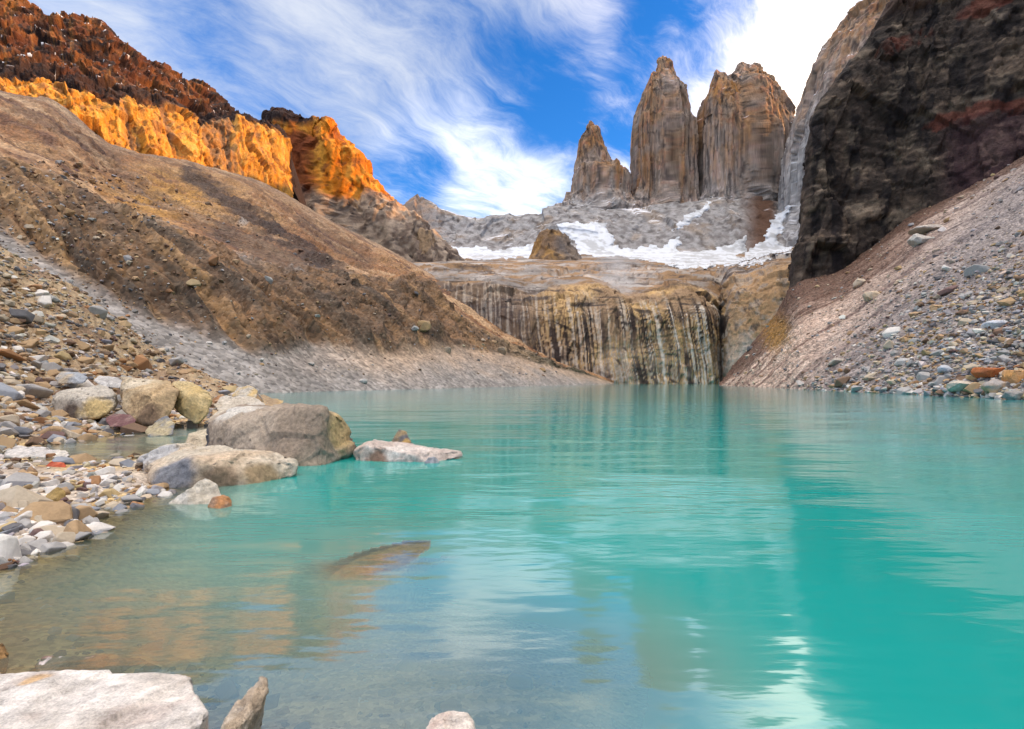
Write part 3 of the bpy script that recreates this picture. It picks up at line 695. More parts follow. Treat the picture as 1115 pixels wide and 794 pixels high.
# ------------------------------------------------------------------ near shore and lake bed (one height field)
ctrl = []
def cp(px, py, z): ctrl.append(G(px, py, z))
def cpY(px, Y, z): ctrl.append(np.array([(px - HX) / F * Y, Y, z]))
for p in [(0, 612), (40, 600), (75, 583), (92, 560), (102, 548), (150, 543), (175, 536), (182, 522), (215, 510), (20, 500), (60, 505), (110, 508), (150, 503), (5, 489), (60, 481), (120, 473), (172, 464), (205, 459), (232, 461), (300, 451), (302, 442)]: cp(*p, 0.0)
for p in [(-200, 640), (-300, 560)]: cp(*p, .1)
for p in [(0, 575, .10), (40, 560, .13), (30, 530, .16), (90, 527, .14), (140, 523, .10), (0, 515, .12), (100, 492, -.16), (170, 484, -.22), (215, 478, -.25), (40, 492, -.08), (60, 462, .25), (130, 452, .3), (200, 450, .25), (0, 465, .4), (250, 446, .35),
          (40, 640, -.10), (120, 640, -.20), (150, 585, -.14), (210, 570, -.28), (200, 620, -.40), (300, 560, -.75), (300, 600, -.70), (270, 535, -.35), (400, 540, -1.5), (420, 500, -1.2), (350, 515, -.7), (390, 640, -.5), (280, 660, -.5), (180, 690, -.25), (60, 700, -.12), (300, 720, -.24), (400, 700, -.30), (250, 780, -.15), (450, 770, -.16), (560, 785, -.18), (700, 790, -.32), (520, 700, -.42), (650, 740, -.42), (850, 780, -1.2), (550, 620, -1.0), (760, 700, -1.6), (340, 470, -.8), (420, 455, -.9), (700, 520, -4), (900, 600, -4), (1050, 700, -3), (520, 450, -5), (900, 450, -6), (700, 440, -8), (330, 438, -1.2)]: cp(*p)
for px, Y, z in [(0, 38, 12.0), (54, 39, 10.2), (108, 40, 7.9), (160, 41, 5.0), (200, 42, 3.2), (250, 44, 1.2), (288, 47, .2), (0, 27, 4.8), (0, 20, 1.6), (108, 31, 3.0), (60, 25, 1.7), (160, 35, 2.2), (-150, 38, 20), (-150, 25, 9), (-150, 16, 3.2), (-300, 24, 13), (-300, 12, 3), (-120, 9, .5),
                 (-60, 64, 6), (60, 64, 3.5), (200, 62, -1.5), (290, 64, -2.5), (400, 60, -4), (380, 38, -3), (600, 60, -8), (1000, 60, -6), (557, 1.2, -.25), (100, 1.5, .05), (900, 1.5, -.8), (-300, 4, .3)]: cpY(px, Y, z)
ctrl = np.array(ctrl)
def warp2(x, y):
    # distances far from the viewer are compressed so that near and far control points weigh alike
    r = np.hypot(x, y) + 1e-6; k = np.log1p(r / 3.0) / r * 10
    return np.stack([x * k, y * k], -1)
A_ = warp2(ctrl[:, 0], ctrl[:, 1])
def tps(r2): return np.where(r2 > 0, r2 * np.log(r2 + 1e-12), 0) * .5
nA = len(A_); K = tps(((A_[:, None] - A_[None]) ** 2).sum(-1)) + np.eye(nA) * .02
zt = np.sign(ctrl[:, 2]) * np.abs(ctrl[:, 2]) ** .6
Ls = np.block([[K, np.ones((nA, 1)), A_], [np.ones((1, nA)), np.zeros((1, 3))], [A_.T, np.zeros((2, 3))]])
wts = np.linalg.solve(Ls, np.concatenate([zt, np.zeros(3)]))
def ground_z(x, y):
    q_ = warp2(np.asarray(x, float), np.asarray(y, float)).reshape(-1, 2); out = np.zeros(len(q_))
    for s in range(0, len(q_), 20000):
        b = q_[s:s + 20000]; out[s:s + 20000] = tps(((b[:, None] - A_[None]) ** 2).sum(-1)) @ wts[:nA] + wts[nA] + b @ wts[nA + 1:]
    return np.clip(np.sign(out) * np.abs(out) ** (1 / .6), -9, 24)
gy = np.geomspace(1.1, 66, 300); gpx = np.concatenate([np.linspace(-600, -10, 70), np.linspace(-8, 520, 330), np.linspace(525, 1700, 110)])
gX = (gpx[None] - HX) / F * gy[:, None]; gY = np.repeat(gy[:, None], len(gpx), 1)
gZ = ground_z(gX.ravel(), gY.ravel()).reshape(gX.shape)
ng = np.stack([gX, gY, gZ], -1)
# the part beyond the low mound's crest sinks under the hillside
def ng_disp(V, N, v, u):
    k = np.clip(V[:, 1] / 14, .25, 2.2); land = sstep(-.05, .3, V[:, 2])
    d = land * (fbm(V * .45, 4) * .12 * k + facet(V * 1.3) * .05 * k) + (1 - land) * fbm(V * 1.4, 4) * .03
    return np.stack([d * 0, d * 0, d], 1)
def ng_col(V, N, px, py, v, u):
    n = fbm(V * .3, 4); n2 = fbm(V * 1.6, 4)
    land = lerp(S3(.25, .185, .125)[None], S3(.36, .28, .19)[None], sstep(-.3, .3, n2)); land = lerp(land, S3(.17, .105, .075)[None], sstep(0, .4, n) * .6)
    land = lerp(land, S3(.44, .40, .36)[None], sstep(11, 8, V[:, 1] + 2 * n) * sstep(-.02, .05, V[:, 2]) * .75)
    bed = lerp(S3(.36, .25, .13)[None], S3(.48, .36, .20)[None], sstep(-.3, .3, n2)); bed = lerp(bed, S3(.52, .47, .40)[None], sstep(4.0, 2.4, V[:, 1]) * .6)
    wet = sstep(.05, -.01, V[:, 2])
    return lerp(land, bed, wet)
shore = make_terrain('lake_shore', ng, M_shore, ng_col, ng_disp, vu=(np.zeros(gX.shape), np.zeros(gX.shape))); setting(shore)

# ------------------------------------------------------------------ ground sheet under everything, out to the horizon
me = raw_mesh('ground', [(-9000, -9000, -9.5), (9000, -9000, -9.5), (9000, 9000, -9.5), (-9000, 9000, -9.5)], [[0, 1, 2, 3]], np.tile(S3(.2, .17, .14), (4, 1)))
me.materials.append(M_slope); setting(link(bpy.data.objects.new('ground', me)))

# ------------------------------------------------------------------ boulders built one by one
def hull_rock(pts, edge, rough, seed, bevel=.06):
    bm = bmesh.new()
    for p in pts: bm.verts.new(tuple(p))
    bmesh.ops.convex_hull(bm, input=bm.verts)
    for v_ in [v_ for v_ in bm.verts if not v_.link_faces]: bm.verts.remove(v_)
    bmesh.ops.dissolve_limit(bm, angle_limit=R(6), verts=bm.verts, edges=bm.edges)
    size = max((np.array(pts).max(0) - np.array(pts).min(0)))
    if bevel: bmesh.ops.bevel(bm, geom=list(bm.edges), offset=bevel * size * .22, offset_type='OFFSET', segments=1, profile=.6, affect='EDGES', clamp_overlap=True)
    bmesh.ops.triangulate(bm, faces=bm.faces)
    for _ in range(7):
        es = [e for e in bm.edges if e.calc_length() > edge]
        if not es or len(bm.faces) > 26000: break
        bmesh.ops.subdivide_edges(bm, edges=es, cuts=1, use_grid_fill=False); bmesh.ops.triangulate(bm, faces=[f for f in bm.faces if len(f.verts) > 3])
    bm.normal_update()
    V = np.array([v_.co[:] for v_ in bm.verts]); N = np.array([v_.normal[:] for v_ in bm.verts])
    s = 1.0 / size; p = V * s + seed * 3.1
    d = facet(p * 3.0) * .026 + facet(p * 8 + 2) * .013 + facet(p * 19 + 4) * .005 + fbm(p * 6, 5) * .014 + ridged(p * 4 + 5, 3) * .008
    V = V + N * (d * size * rough)[:, None]
    Fc = np.array([[v_.index for v_ in f.verts] for f in bm.faces]); bm.free()
    return V, N, Fc
def boulder(name, pts, label, cat, base, second, seed, edge=.06, rough=1.0, bevel=.06, spots=(), group='boulders along the near shore', mat=None, third=None):
    V, N, Fc = hull_rock(pts, edge, rough, seed, bevel)
    c0 = V.mean(0); c0[2] = V[:, 2].min()
    size = np.ptp(V, axis=0).max(); n = fbm(V / size * 2.3 + seed, 5); n2 = fbm(V / size * 9 + seed, 4)
    cols = lerp(np.array(base)[None], np.array(second)[None], sstep(-.25, .35, n))
    if third is not None: cols = lerp(cols, np.array(third)[None], sstep(.12, .4, fbm(V / size * 5 + 3 + seed, 4)))
    for (p, r, c_) in spots: cols = lerp(cols, np.array(c_)[None], 1 - sstep(r * .6, r * 1.15, np.linalg.norm(V - p, axis=1) + r * .35 * n2))
    cols = cols * (1 + .22 * n2)[:, None]
    me = raw_mesh(name, V - c0, Fc, cols); me.materials.append(mat or M_boulder)
    o = link(bpy.data.objects.new(name, me)); o.location = tuple(c0)
    return thing(o, label, cat, group)
def pp(*l): return [P(*a) for a in l]
Sl = S3
cr = S3(.50, .435, .34); gr = S3(.36, .29, .22); sl = S3(.16, .175, .23); yb = S3(.50, .35, .14); wh = S3(.54, .50, .44); pk = S3(.50, .36, .29)

boulder('boulder', pp((248, 508, 10.7), (300, 520, 9.7), (348, 516, 9.9), (383, 492, 11.2), (257, 466, 10.9), (300, 446, 10.9), (354, 443.5, 10.6), (372, 452, 11.2), (383, 468, 11.4), (222, 459, 12.2), (238, 446, 12.6), (226, 492, 12.2), (240, 500, 11.3), (290, 441.5, 13), (345, 442.5, 12.6), (245, 480, 14.3), (378, 480, 13.6), (285, 444, 12)),
        'largest boulder on the shore, grey-brown granite block with a pale top and a yellow end', 'boulder', gr, S3(.25, .195, .145), 1, .07, .8, .05,
        [(P(368, 470, 11), .55, S3(.46, .34, .17)), (P(262, 450, 12), .62, wh), (P(230, 478, 12), .34, S3(.085, .085, .10)), (P(240, 446, 12.6), .45, cr)])
boulder('boulder', pp((152, 500, 9.4), (190, 487, 9.8), (245, 487, 9.6), (302, 493, 9.2), (326, 503, 9.0), (323, 518, 8.9), (272, 534, 8.2), (222, 538, 8.05), (178, 545, 7.9), (166, 524, 8.0), (172, 512, 8.1), (215, 498, 8.1), (225, 505, 8.05), (290, 506, 8.6), (160, 512, 9.6), (300, 515, 9.8)),
        'long low boulder with a cream top and slate blue end, before the largest boulder', 'boulder', cr, S3(.52, .40, .28), 2, .06, .8, .035,
        [(P(190, 512, 8.0), .36, S3(.20, .20, .215)), (P(178, 526, 7.9), .34, S3(.21, .21, .22)), (P(240, 525, 8.05), .34, S3(.24, .17, .11)), (P(288, 520, 8.4), .38, S3(.33, .24, .14)), (P(170, 495, 9.3), .4, S3(.40, .39, .385))])
boulder('boulder', pp((180, 550, 6.9), (203, 533, 7.0), (224, 520, 7.15), (236, 527, 7.1), (245, 549, 6.95), (238, 556, 6.85), (205, 556, 6.8), (200, 540, 7.6), (232, 540, 7.6)),
        'small pale cream triangular boulder standing in the shallows before the long low boulder', 'boulder', cr, wh, 3, .03, .8, .05)
boulder('boulder', pp((226, 552, 6.7), (233, 541, 6.75), (244, 538, 6.8), (252, 544, 6.8), (253, 554, 6.75), (240, 558, 6.6), (240, 545, 7.0)),
        'little rust orange boulder touching the pale triangular one', 'boulder', S3(.42, .20, .085), S3(.36, .22, .14), 4, .025, .9, .06)
boulder('boulder', pp((383, 494, 10.9), (386, 489, 11.1), (405, 479, 11.7), (420, 482, 11.9), (460, 487, 11.6), (504, 491.5, 11.1), (505, 497, 11.0), (470, 506, 10.45), (410, 508, 10.5), (386, 504, 10.7), (400, 486, 10.7), (450, 495, 10.5), (430, 500, 12.2)),
        'low flat pale boulder like a raft, lying alone in the turquoise water', 'boulder', S3(.46, .38, .33), S3(.58, .52, .47), 5, .05, .7, .03, [(P(410, 500, 10.5), .3, S3(.22, .14, .10))])
boulder('boulder', pp((424, 484, 11.75), (430, 474, 11.9), (435, 467, 12), (442, 470, 12), (448, 482, 11.8), (447, 488, 11.7), (426, 489, 11.7), (436, 478, 12.3)),
        'small dark pointed boulder standing behind the flat raft-like one', 'boulder', S3(.12, .12, .13), S3(.30, .22, .12), 6, .04, .8, .06, [(P(442, 480, 11.75), .12, S3(.42, .27, .10))])
boulder('boulder', pp((462, 503, 10.3), (466, 498, 10.4), (474, 497, 10.4), (479, 503, 10.35), (478, 510, 10.3), (463, 510, 10.2), (470, 502, 10.7)),
        'small grey rounded boulder at the front edge of the flat raft-like one', 'boulder', S3(.24, .25, .27), S3(.34, .34, .35), 7, .03, .6, .12)
boulder('boulder', pp((57, 433, 18.8), (66, 424, 19.2), (88, 420, 19.4), (115, 420, 19.3), (126, 430, 18.9), (129, 442, 18.7), (110, 456, 18.2), (85, 460, 18.1), (66, 456, 18.4), (60, 447, 18.6), (90, 434, 18.2), (60, 440, 20.5), (122, 440, 20.5), (90, 425, 20.6)),
        'rounded boulder with pale grey top and yellow front, first in the row of three', 'boulder', S3(.44, .40, .34), S3(.50, .45, .38), 8, .07, .7, .09, [(P(75, 452, 18.3), .5, S3(.14, .11, .09)), (P(105, 445, 18.2), .6, S3(.56, .42, .20))])
boulder('boulder', pp((132, 424, 18.2), (136, 414, 18.8), (160, 413, 19.0), (184, 414, 18.8), (195, 424, 18.1), (192, 445, 17.6), (172, 464, 17.0), (150, 462, 17.2), (133, 446, 17.7), (165, 430, 17.3), (140, 430, 20), (190, 430, 20)),
        'tan wedge-shaped boulder with a brown underside, in the middle of the row of three', 'boulder', S3(.42, .30, .17), S3(.50, .40, .26), 9, .07, .8, .07, [(P(160, 455, 17.1), .55, S3(.20, .135, .085)), (P(150, 416, 18.6), .6, S3(.56, .48, .36))])
boulder('boulder', pp((183, 424, 18.6), (190, 415, 18.9), (210, 416, 19.0), (226, 427, 18.7), (231, 437, 18.4), (226, 452, 18.0), (215, 464, 17.8), (200, 455, 18.0), (186, 442, 18.3), (205, 430, 18.0), (190, 430, 20.3), (222, 440, 20.2)),
        'bright yellow rounded boulder at the end of the row of three, nearest the largest boulder', 'boulder', S3(.50, .36, .16), S3(.54, .42, .23), 10, .07, .7, .09)
boulder('boulder', pp((200, 490, 13.0), (205, 472, 13.4), (225, 467, 13.6), (240, 489, 13.0), (236, 494, 12.8), (202, 495, 12.8), (220, 480, 14.2)),
        'small sandy wedge boulder tucked between the long low boulder and the largest one', 'boulder', S3(.46, .37, .26), S3(.52, .44, .32), 11, .05, .6, .05)
boulder('boulder', pp((4, 494, 11.4), (10, 489, 11.8), (40, 487, 11.9), (70, 490, 11.6), (77, 494, 11.3), (70, 503, 11.0), (30, 503, 11.0), (8, 502, 11.1), (40, 494, 12.3)),
        'long flat pale slab of stone lying in the still inlet', 'boulder', S3(.52, .49, .46), S3(.58, .53, .46), 12, .05, .6, .06)
boulder('boulder', pp((24, 508, 10.1), (32, 502, 10.3), (52, 502, 10.3), (62, 507, 10.1), (58, 516, 9.8), (28, 516, 9.8), (40, 508, 10.6)),
        'low grey and tan boulder beside the red stone in the inlet', 'boulder', S3(.24, .21, .18), S3(.42, .33, .22), 13, .04, .7, .07)
boulder('boulder', pp((49, 508, 9.85), (56, 502.5, 10.0), (68, 502.5, 9.95), (73, 507, 9.8), (68, 513, 9.6), (54, 514, 9.6), (60, 508, 10.2)),
        'bright brick red stone at the edge of the inlet', 'stone', S3(.44, .085, .038), S3(.50, .15, .08), 14, .03, .6, .08)
boulder('boulder', pp((44, 556, 6.75), (50, 540, 6.9), (62, 530, 7.0), (71, 534, 6.9), (72, 545, 6.8), (60, 562, 6.6), (46, 564, 6.6), (55, 545, 6.6), (60, 550, 7.2)),
        'upright mossy ochre-brown boulder on the pebble spit', 'boulder', S3(.28, .19, .065), S3(.36, .25, .10), 15, .025, .7, .09)
boulder('boulder', pp((60, 556, 6.6), (66, 547, 6.7), (78, 546, 6.7), (86, 553, 6.65), (84, 564, 6.5), (64, 566, 6.5), (74, 556, 6.95)),
        'dark purplish brown stone beneath the mossy ochre boulder', 'stone', S3(.085, .06, .06), S3(.15, .11, .11), 16, .025, .6, .1)
boulder('boulder', pp((20, 556, 7.0), (30, 535, 7.1), (48, 530, 7.2), (54, 545, 7.0), (48, 563, 6.8), (22, 566, 6.8), (38, 548, 6.8), (36, 550, 7.6)),
        'squat pale cream boulder standing behind the mossy ochre one', 'boulder', S3(.58, .54, .46), S3(.50, .45, .36), 17, .03, .7, .08)
boulder('boulder', pp((114, 456, 17.0), (122, 451, 17.3), (142, 451, 17.2), (149, 457, 16.9), (144, 465, 16.6), (118, 465, 16.6), (132, 457, 17.8)),
        'maroon lens-shaped stone lying below the first two of the three boulders', 'stone', S3(.17, .085, .085), S3(.26, .17, .15), 18, .05, .6, .1)
boulder('boulder', pp((158, 470, 15.8), (168, 458, 16.2), (182, 452, 16.3), (190, 462, 16.0), (188, 474, 15.5), (162, 476, 15.4), (176, 464, 16.8)),
        'slate grey angular boulder below the tan wedge-shaped one', 'boulder', S3(.19, .20, .22), S3(.42, .35, .22), 19, .05, .8, .06)
boulder('boulder', pp((60, 412, 24), (66, 405, 24.6), (85, 405, 24.6), (96, 411, 24.2), (90, 418, 23.6), (64, 418, 23.6), (78, 409, 23.8), (78, 412, 25.6)),
        'flat slate blue boulder on the stony slope above the first of the three boulders', 'boulder', S3(.33, .35, .38), S3(.46, .38, .28), 20, .07, .7, .06)
boulder('boulder', pp((101, 414, 22.6), (108, 409, 23.2), (130, 411, 23.0), (136, 416, 22.6), (130, 423, 22.0), (110, 421, 22.2), (118, 415, 23.8)),
        'flat pale slab lying above the gap between the first two of the three boulders', 'boulder', S3(.52, .50, .48), S3(.40, .38, .36), 21, .07, .7, .06)
boulder('boulder', pp((232, 441, 20), (240, 432, 20.6), (262, 430, 21), (282, 434, 20.6), (290, 442, 20), (270, 452, 19), (240, 452, 19), (260, 440, 22)),
        'broad pale boulder behind the top of the largest boulder', 'boulder', S3(.54, .49, .42), S3(.46, .40, .32), 22, .07, .7, .06)
boulder('boulder', pp((252, 430, 24.5), (258, 422, 25), (272, 420, 25.2), (281, 425, 25), (279, 436, 24), (256, 438, 24), (268, 427, 26)),
        'small blocky yellow and grey boulder near the end of the stony slope by the water', 'boulder', S3(.46, .42, .36), S3(.52, .37, .17), 23, .07, .7, .06)
# foreground rocks
boulder('boulder', pp((-70, 742, 2.34), (-8, 737, 2.40), (28, 733, 2.42), (46, 735, 2.40), (60, 737, 2.38), (110, 737, 2.40), (198, 736, 2.42), (207, 742, 2.36), (226, 776, 2.10), (222, 786, 2.02), (200, 802, 1.94), (-80, 830, 1.75), (20, 850, 1.66), (205, 870, 2.0), (-60, 880, 2.0), (-60, 800, 2.5), (200, 760, 2.6), (226, 800, 2.2)),
        'big white granite slab in the foreground, streaked with faint orange', 'boulder', S3(.66, .61, .56), S3(.58, .52, .46), 24, .016, .45, .02,
        [(P(38, 742, 2.33), .06, S3(.60, .40, .22)), (P(40, 765, 2.2), .035, S3(.58, .38, .2)), (P(120, 800, 1.9), .06, S3(.60, .47, .38))], third=S3(.52, .45, .40))
boulder('boulder', pp((284, 737, 2.36), (290, 740, 2.36), (291, 752, 2.32), (283, 772, 2.24), (262, 812, 2.12), (232, 815, 2.1), (243, 788, 2.18), (262, 760, 2.28), (276, 745, 2.33), (262, 790, 2.1), (285, 790, 2.45), (255, 800, 2.4)),
        'narrow pointed tan rock leaning out of the water beside the white slab', 'boulder', S3(.40, .31, .22), S3(.56, .49, .41), 25, .012, .9, .05)
boulder('boulder', pp((458, 810, 2.15), (464, 790, 2.2), (475, 777, 2.26), (492, 772, 2.28), (508, 773, 2.27), (516, 784, 2.22), (520, 810, 2.12), (490, 815, 2.05), (490, 795, 2.4), (505, 805, 2.4)),
        'small rounded whitish pink stone at the bottom edge of the water', 'stone', S3(.62, .54, .47), S3(.56, .43, .36), 26, .012, .6, .1)
boulder('boulder', pp((38, 725, 2.98), (48, 717, 3.06), (75, 721, 3.04), (100, 723, 3.02), (130, 720, 3.06), (156, 716, 3.12), (158, 720, 3.09), (120, 738, 2.9), (80, 742, 2.88), (46, 741, 2.88), (90, 728, 3.14)),
        'thin reddish brown driftwood-like stone lying along the back of the white slab', 'stone', S3(.36, .24, .18), S3(.24, .14, .11), 27, .014, 1.0, .04, [(P(55, 727, 3), .09, S3(.52, .46, .44))])
boulder('boulder', pp((-22, 742, 2.95), (-20, 708, 3.1), (-6, 698, 3.15), (3, 704, 3.12), (11, 716, 3.05), (9, 728, 2.98), (2, 742, 2.9), (-5, 720, 3.4)),
        'dark brown cracked rock in the water behind the white slab', 'boulder', S3(.26, .15, .06), S3(.12, .075, .045), 28, .014, 1.1, .06)
def gz(px, py, z): return G(px, py, z)
sub_top = [gz(350, 634, -.13), gz(372, 616, -.07), gz(405, 602, -.045), gz(440, 593, -.03), gz(470, 590, -.018), gz(467, 600, -.025), gz(440, 624, -.06), gz(400, 640, -.09), gz(366, 646, -.13), gz(444, 597, -.02)]
sub_mid = np.mean(sub_top, 0)
boulder('submerged_boulder', sub_top + [p_ * .85 + sub_mid * .15 + np.array([0, 0, -.45]) for p_ in sub_top[:9]],
        'flat ochre boulder just under the surface with its tip nearly breaking the water', 'boulder', S3(.70, .42, .12), S3(.72, .52, .22), 29, .03, .5, .04, [(gz(446, 595, .02), .09, S3(.66, .60, .54))])
boulder('boulder', pp((398, 453, 27), (404, 450.5, 27.5), (416, 450, 27.5), (422, 452.5, 27), (418, 456, 26.5), (402, 456, 26.5), (410, 452, 28)), 'low dark rock just showing far out in the water, the darker of a pair', 'boulder', S3(.15, .13, .11), S3(.22, .18, .14), 30, .08, .6, .08)
boulder('boulder', pp((427, 451, 29), (432, 448.5, 29.5), (442, 447.5, 29.5), (446, 450, 29), (442, 453, 28.5), (430, 453, 28.5), (438, 450, 30)), 'low tan rock just showing far out in the water, the paler of a pair', 'boulder', S3(.38, .28, .18), S3(.44, .35, .25), 31, .08, .6, .08)

def ray_hit(px, py, names):
    h = hit_all(px, py, names)
    return None if h is None else np.array(h[0])
def place_boulder(px, py, w, hh, names, label, base, second, seed, group, cat='boulder', name='boulder'):
    p = ray_hit(px, py, names)
    if p is None: return
    s = p[1] / F; rr = np.random.default_rng(seed)
    pts = []
    for k in range(22):
        d = rr.normal(size=3); d /= np.linalg.norm(d)
        d = np.sign(d) * np.abs(d) ** .7; pts.append(p + d * np.array([w * .5 * s, w * .45 * s, hh * .55 * s]) + np.array([0, 0, hh * .2 * s]))
    boulder(name, pts, label, cat, base, second, seed, max(w * s / 14, .05), .8, .05, group=group)
RS = ['scree_slope']; LS = ['hillside']
og = 'boulders on the right-hand scree'
for a in [(1076, 408, 30, 12, RS, 'flat rust orange boulder low on the scree near the water', S3(.42, .13, .04), S3(.34, .12, .05), 41),
          (1107, 416, 24, 20, RS, 'rounded orange boulder at the water-side foot of the scree, beside the flat rust one', S3(.55, .28, .10), S3(.48, .27, .13), 42),
          (1086, 427, 30, 18, RS, 'big grey boulder with an orange crown at the waterline below the orange ones', S3(.36, .32, .29), S3(.46, .30, .17), 43),
          (1050, 424, 28, 13, RS, 'cream boulder at the waterline next to the grey one with an orange crown', S3(.50, .44, .36), S3(.42, .36, .28), 44),
          (1106, 433, 22, 11, RS, 'low dark grey boulder at the waterline at the near end of the scree', S3(.24, .23, .22), S3(.32, .29, .26), 45),
          (1085, 357, 24, 12, RS, 'large bluish white boulder halfway up the near end of the scree', S3(.48, .50, .55), S3(.55, .55, .57), 46),
          (950, 325, 18, 11, RS, 'lone cream slab on the upper scree below the dark cliff', S3(.60, .47, .32), S3(.52, .42, .32), 47),
          (935, 311, 14, 10, RS, 'smaller cream slab close above the lone cream slab on the upper scree', S3(.56, .46, .34), S3(.48, .40, .32), 48),
          (1002, 265, 22, 14, RS, 'large whitish slab high on the scree under the dark cliff', S3(.50, .46, .40), S3(.44, .40, .36), 49),
          (1010, 252, 34, 7, RS, 'long thin pale slab topmost on the scree under the dark cliff', S3(.46, .40, .34), S3(.52, .46, .40), 50),
          (1030, 404, 14, 9, RS, 'small pale blue-grey boulder on the lower scree above the waterline', S3(.40, .44, .50), S3(.44, .44, .46), 51),
          (983, 398, 16, 11, RS, 'pale boulder standing up on the lower scree near the water', S3(.46, .45, .43), S3(.40, .37, .34), 52),
          (910, 396, 16, 8, RS, 'cream boulder on the lower scree closest to the far end of the lake', S3(.52, .45, .37), S3(.46, .40, .34), 53)]:
    place_boulder(*a, og)
og = 'boulders on the left hillside'
for a in [(461, 359, 17, 15, LS, 'big tan boulder on the far end of the moraine bluff', S3(.42, .28, .14), S3(.34, .24, .14), 61),
          (73, 234, 14, 9, LS, 'round tan boulder high on the brown moraine bluff', S3(.38, .24, .12), S3(.32, .2, .12), 62),
          (487, 383, 10, 7, LS, 'small pale boulder on the grey gravel below the big tan one', S3(.38, .30, .22), S3(.34, .28, .22), 63),
          (546, 384, 12, 9, LS, 'brownish boulder near the end of the grey gravel slope', S3(.34, .24, .15), S3(.30, .24, .18), 64),
          (339, 397, 8, 4, LS, 'small flat grey stone on the grey gravel near the water', S3(.36, .33, .30), S3(.40, .37, .33), 65),
          (395, 416, 10, 5, LS, 'pale flat stone just above the water below the gravel slope', S3(.52, .49, .46), S3(.46, .43, .40), 66)]:
    place_boulder(*a, og)

# ------------------------------------------------------------------ water
wy = np.concatenate([np.linspace(-14, .6, 12), np.geomspace(.8, 420, 420)])
wpx = np.concatenate([np.linspace(-1500, -20, 60), np.linspace(-10, 560, 260), np.linspace(565, 2600, 120)])
k_ = np.maximum(np.abs(wy), 1.5)
wX = (wpx[None] - HX) / F * np.maximum(k_[:, None], 1.5); wY = np.repeat(wy[:, None], len(wpx), 1)
dz = -ground_z(wX.ravel(), np.clip(wY.ravel(), 1.0, 64))
far = sstep(30, 60, wY.ravel()); dz = np.maximum(dz, 0) * (1 - far) + 8 * far
rdist = wX.ravel() - (42 + (wY.ravel() - 41) * .258); dz = np.where(wX.ravel() > 20, np.maximum(dz, 3.0), dz)
sb = [o for o in COL.objects if o.name == 'submerged_boulder'][0]
sbv = [Vector(v_.co) + sb.location for v_ in sb.data.vertices]; sbt = BVHTree.FromPolygons(sbv, [tuple(p_.vertices) for p_ in sb.data.polygons])
sbn = np.array([[v_.x, v_.y] for v_ in sbv if v_.z > -.2])
for i_ in np.where((np.abs(wX.ravel() + 1.2) < 3.2) & (np.abs(wY.ravel() - 5) < 2.2))[0]:
    x_, y_ = wX.ravel()[i_], wY.ravel()[i_]
    h_ = sbt.ray_cast(Vector((x_, y_, 3)), Vector((0, 0, -1)))
    on = .06 + max(-h_[0].z, 0) * .9 if h_[0] is not None else .22 + .65 * float(np.sqrt(((sbn - [x_, y_]) ** 2).sum(1).min()))
    if h_[0] is None and y_ > 4.75 + .12 * (x_ + 1.2): continue
    dz[i_] = min(dz[i_], on)                       # depth value lowered around the boulder, an added clear window that lets light in
WV = np.stack([wX.ravel(), wY.ravel(), np.zeros(wX.size)], 1)
me = raw_mesh('lake_water', WV, grid_quads(*wX.shape), attrs={'depth': dz})
def water_mat():
    m_ = bpy.data.materials.new('glacial_lake_water'); m_.use_nodes = True; t = NT(m_.node_tree); t.n.clear()
    pos = t.add('ShaderNodeNewGeometry').outputs['Position']
    dep = t.add('ShaderNodeAttribute', attribute_name='depth').outputs['Fac']
    # glacial flour makes the water milky: how much is seen through it falls off with the depth of the bed below
    opa = t.math('SUBTRACT', 1.0, t.math('POWER', 2.718, t.math('MULTIPLY', dep, -3.8)))
    big = t.noise(t.add('ShaderNodeMapping', {'Vector': pos, 'Scale': (.05, .03, 1)}).outputs[0], 1.0, 3)
    body = t.mix(t.ramp(big, .35, .65), (0.008, .31, .265, 1), (0.024, .385, .395, 1))
    shal = t.mix(t.ramp(dep, .05, .9), (.215, .32, .26, 1), body)
    w1 = t.noise(t.add('ShaderNodeMapping', {'Vector': pos, 'Scale': (.55, 1.7, 1), 'Rotation': (0, 0, R(6))}).outputs[0], 1.0, 3, .5)
    w2 = t.noise(t.add('ShaderNodeMapping', {'Vector': pos, 'Scale': (2.2, 6.5, 1), 'Rotation': (0, 0, R(-9))}).outputs[0], 1.0, 3, .5)
    w3 = t.noise(t.add('ShaderNodeMapping', {'Vector': pos, 'Scale': (.10, .32, 1)}).outputs[0], 1.0, 2, .5)
    hgt = t.math('ADD', t.math('ADD', t.math('MULTIPLY', w1, .022), t.math('MULTIPLY', w2, .003)), t.math('MULTIPLY', w3, .10))
    bp = t.add('ShaderNodeBump', {'Height': hgt, 'Strength': 1.0, 'Distance': 1.0})
    dif = t.add('ShaderNodeBsdfDiffuse', {'Color': shal})
    tr = t.add('ShaderNodeBsdfTransparent', {'Color': (.90, .97, .93, 1)})
    inner = t.add('ShaderNodeMixShader', {0: opa, 1: tr.outputs[0], 2: dif.outputs[0]})
    gl = t.add('ShaderNodeBsdfGlossy', {'Color': (1, 1, 1, 1), 'Roughness': .085, 'Normal': bp.outputs[0]})
    fr = t.add('ShaderNodeFresnel', {'IOR': 2.4, 'Normal': bp.outputs[0]})
    mx_ = t.add('ShaderNodeMixShader', {0: fr.outputs[0], 1: inner.outputs[0], 2: gl.outputs[0]})
    out = t.add('ShaderNodeOutputMaterial'); t.l.new(mx_.outputs[0], out.inputs[0])
    return m_
me.materials.append(water_mat()); setting(link(bpy.data.objects.new('lake_water', me)))

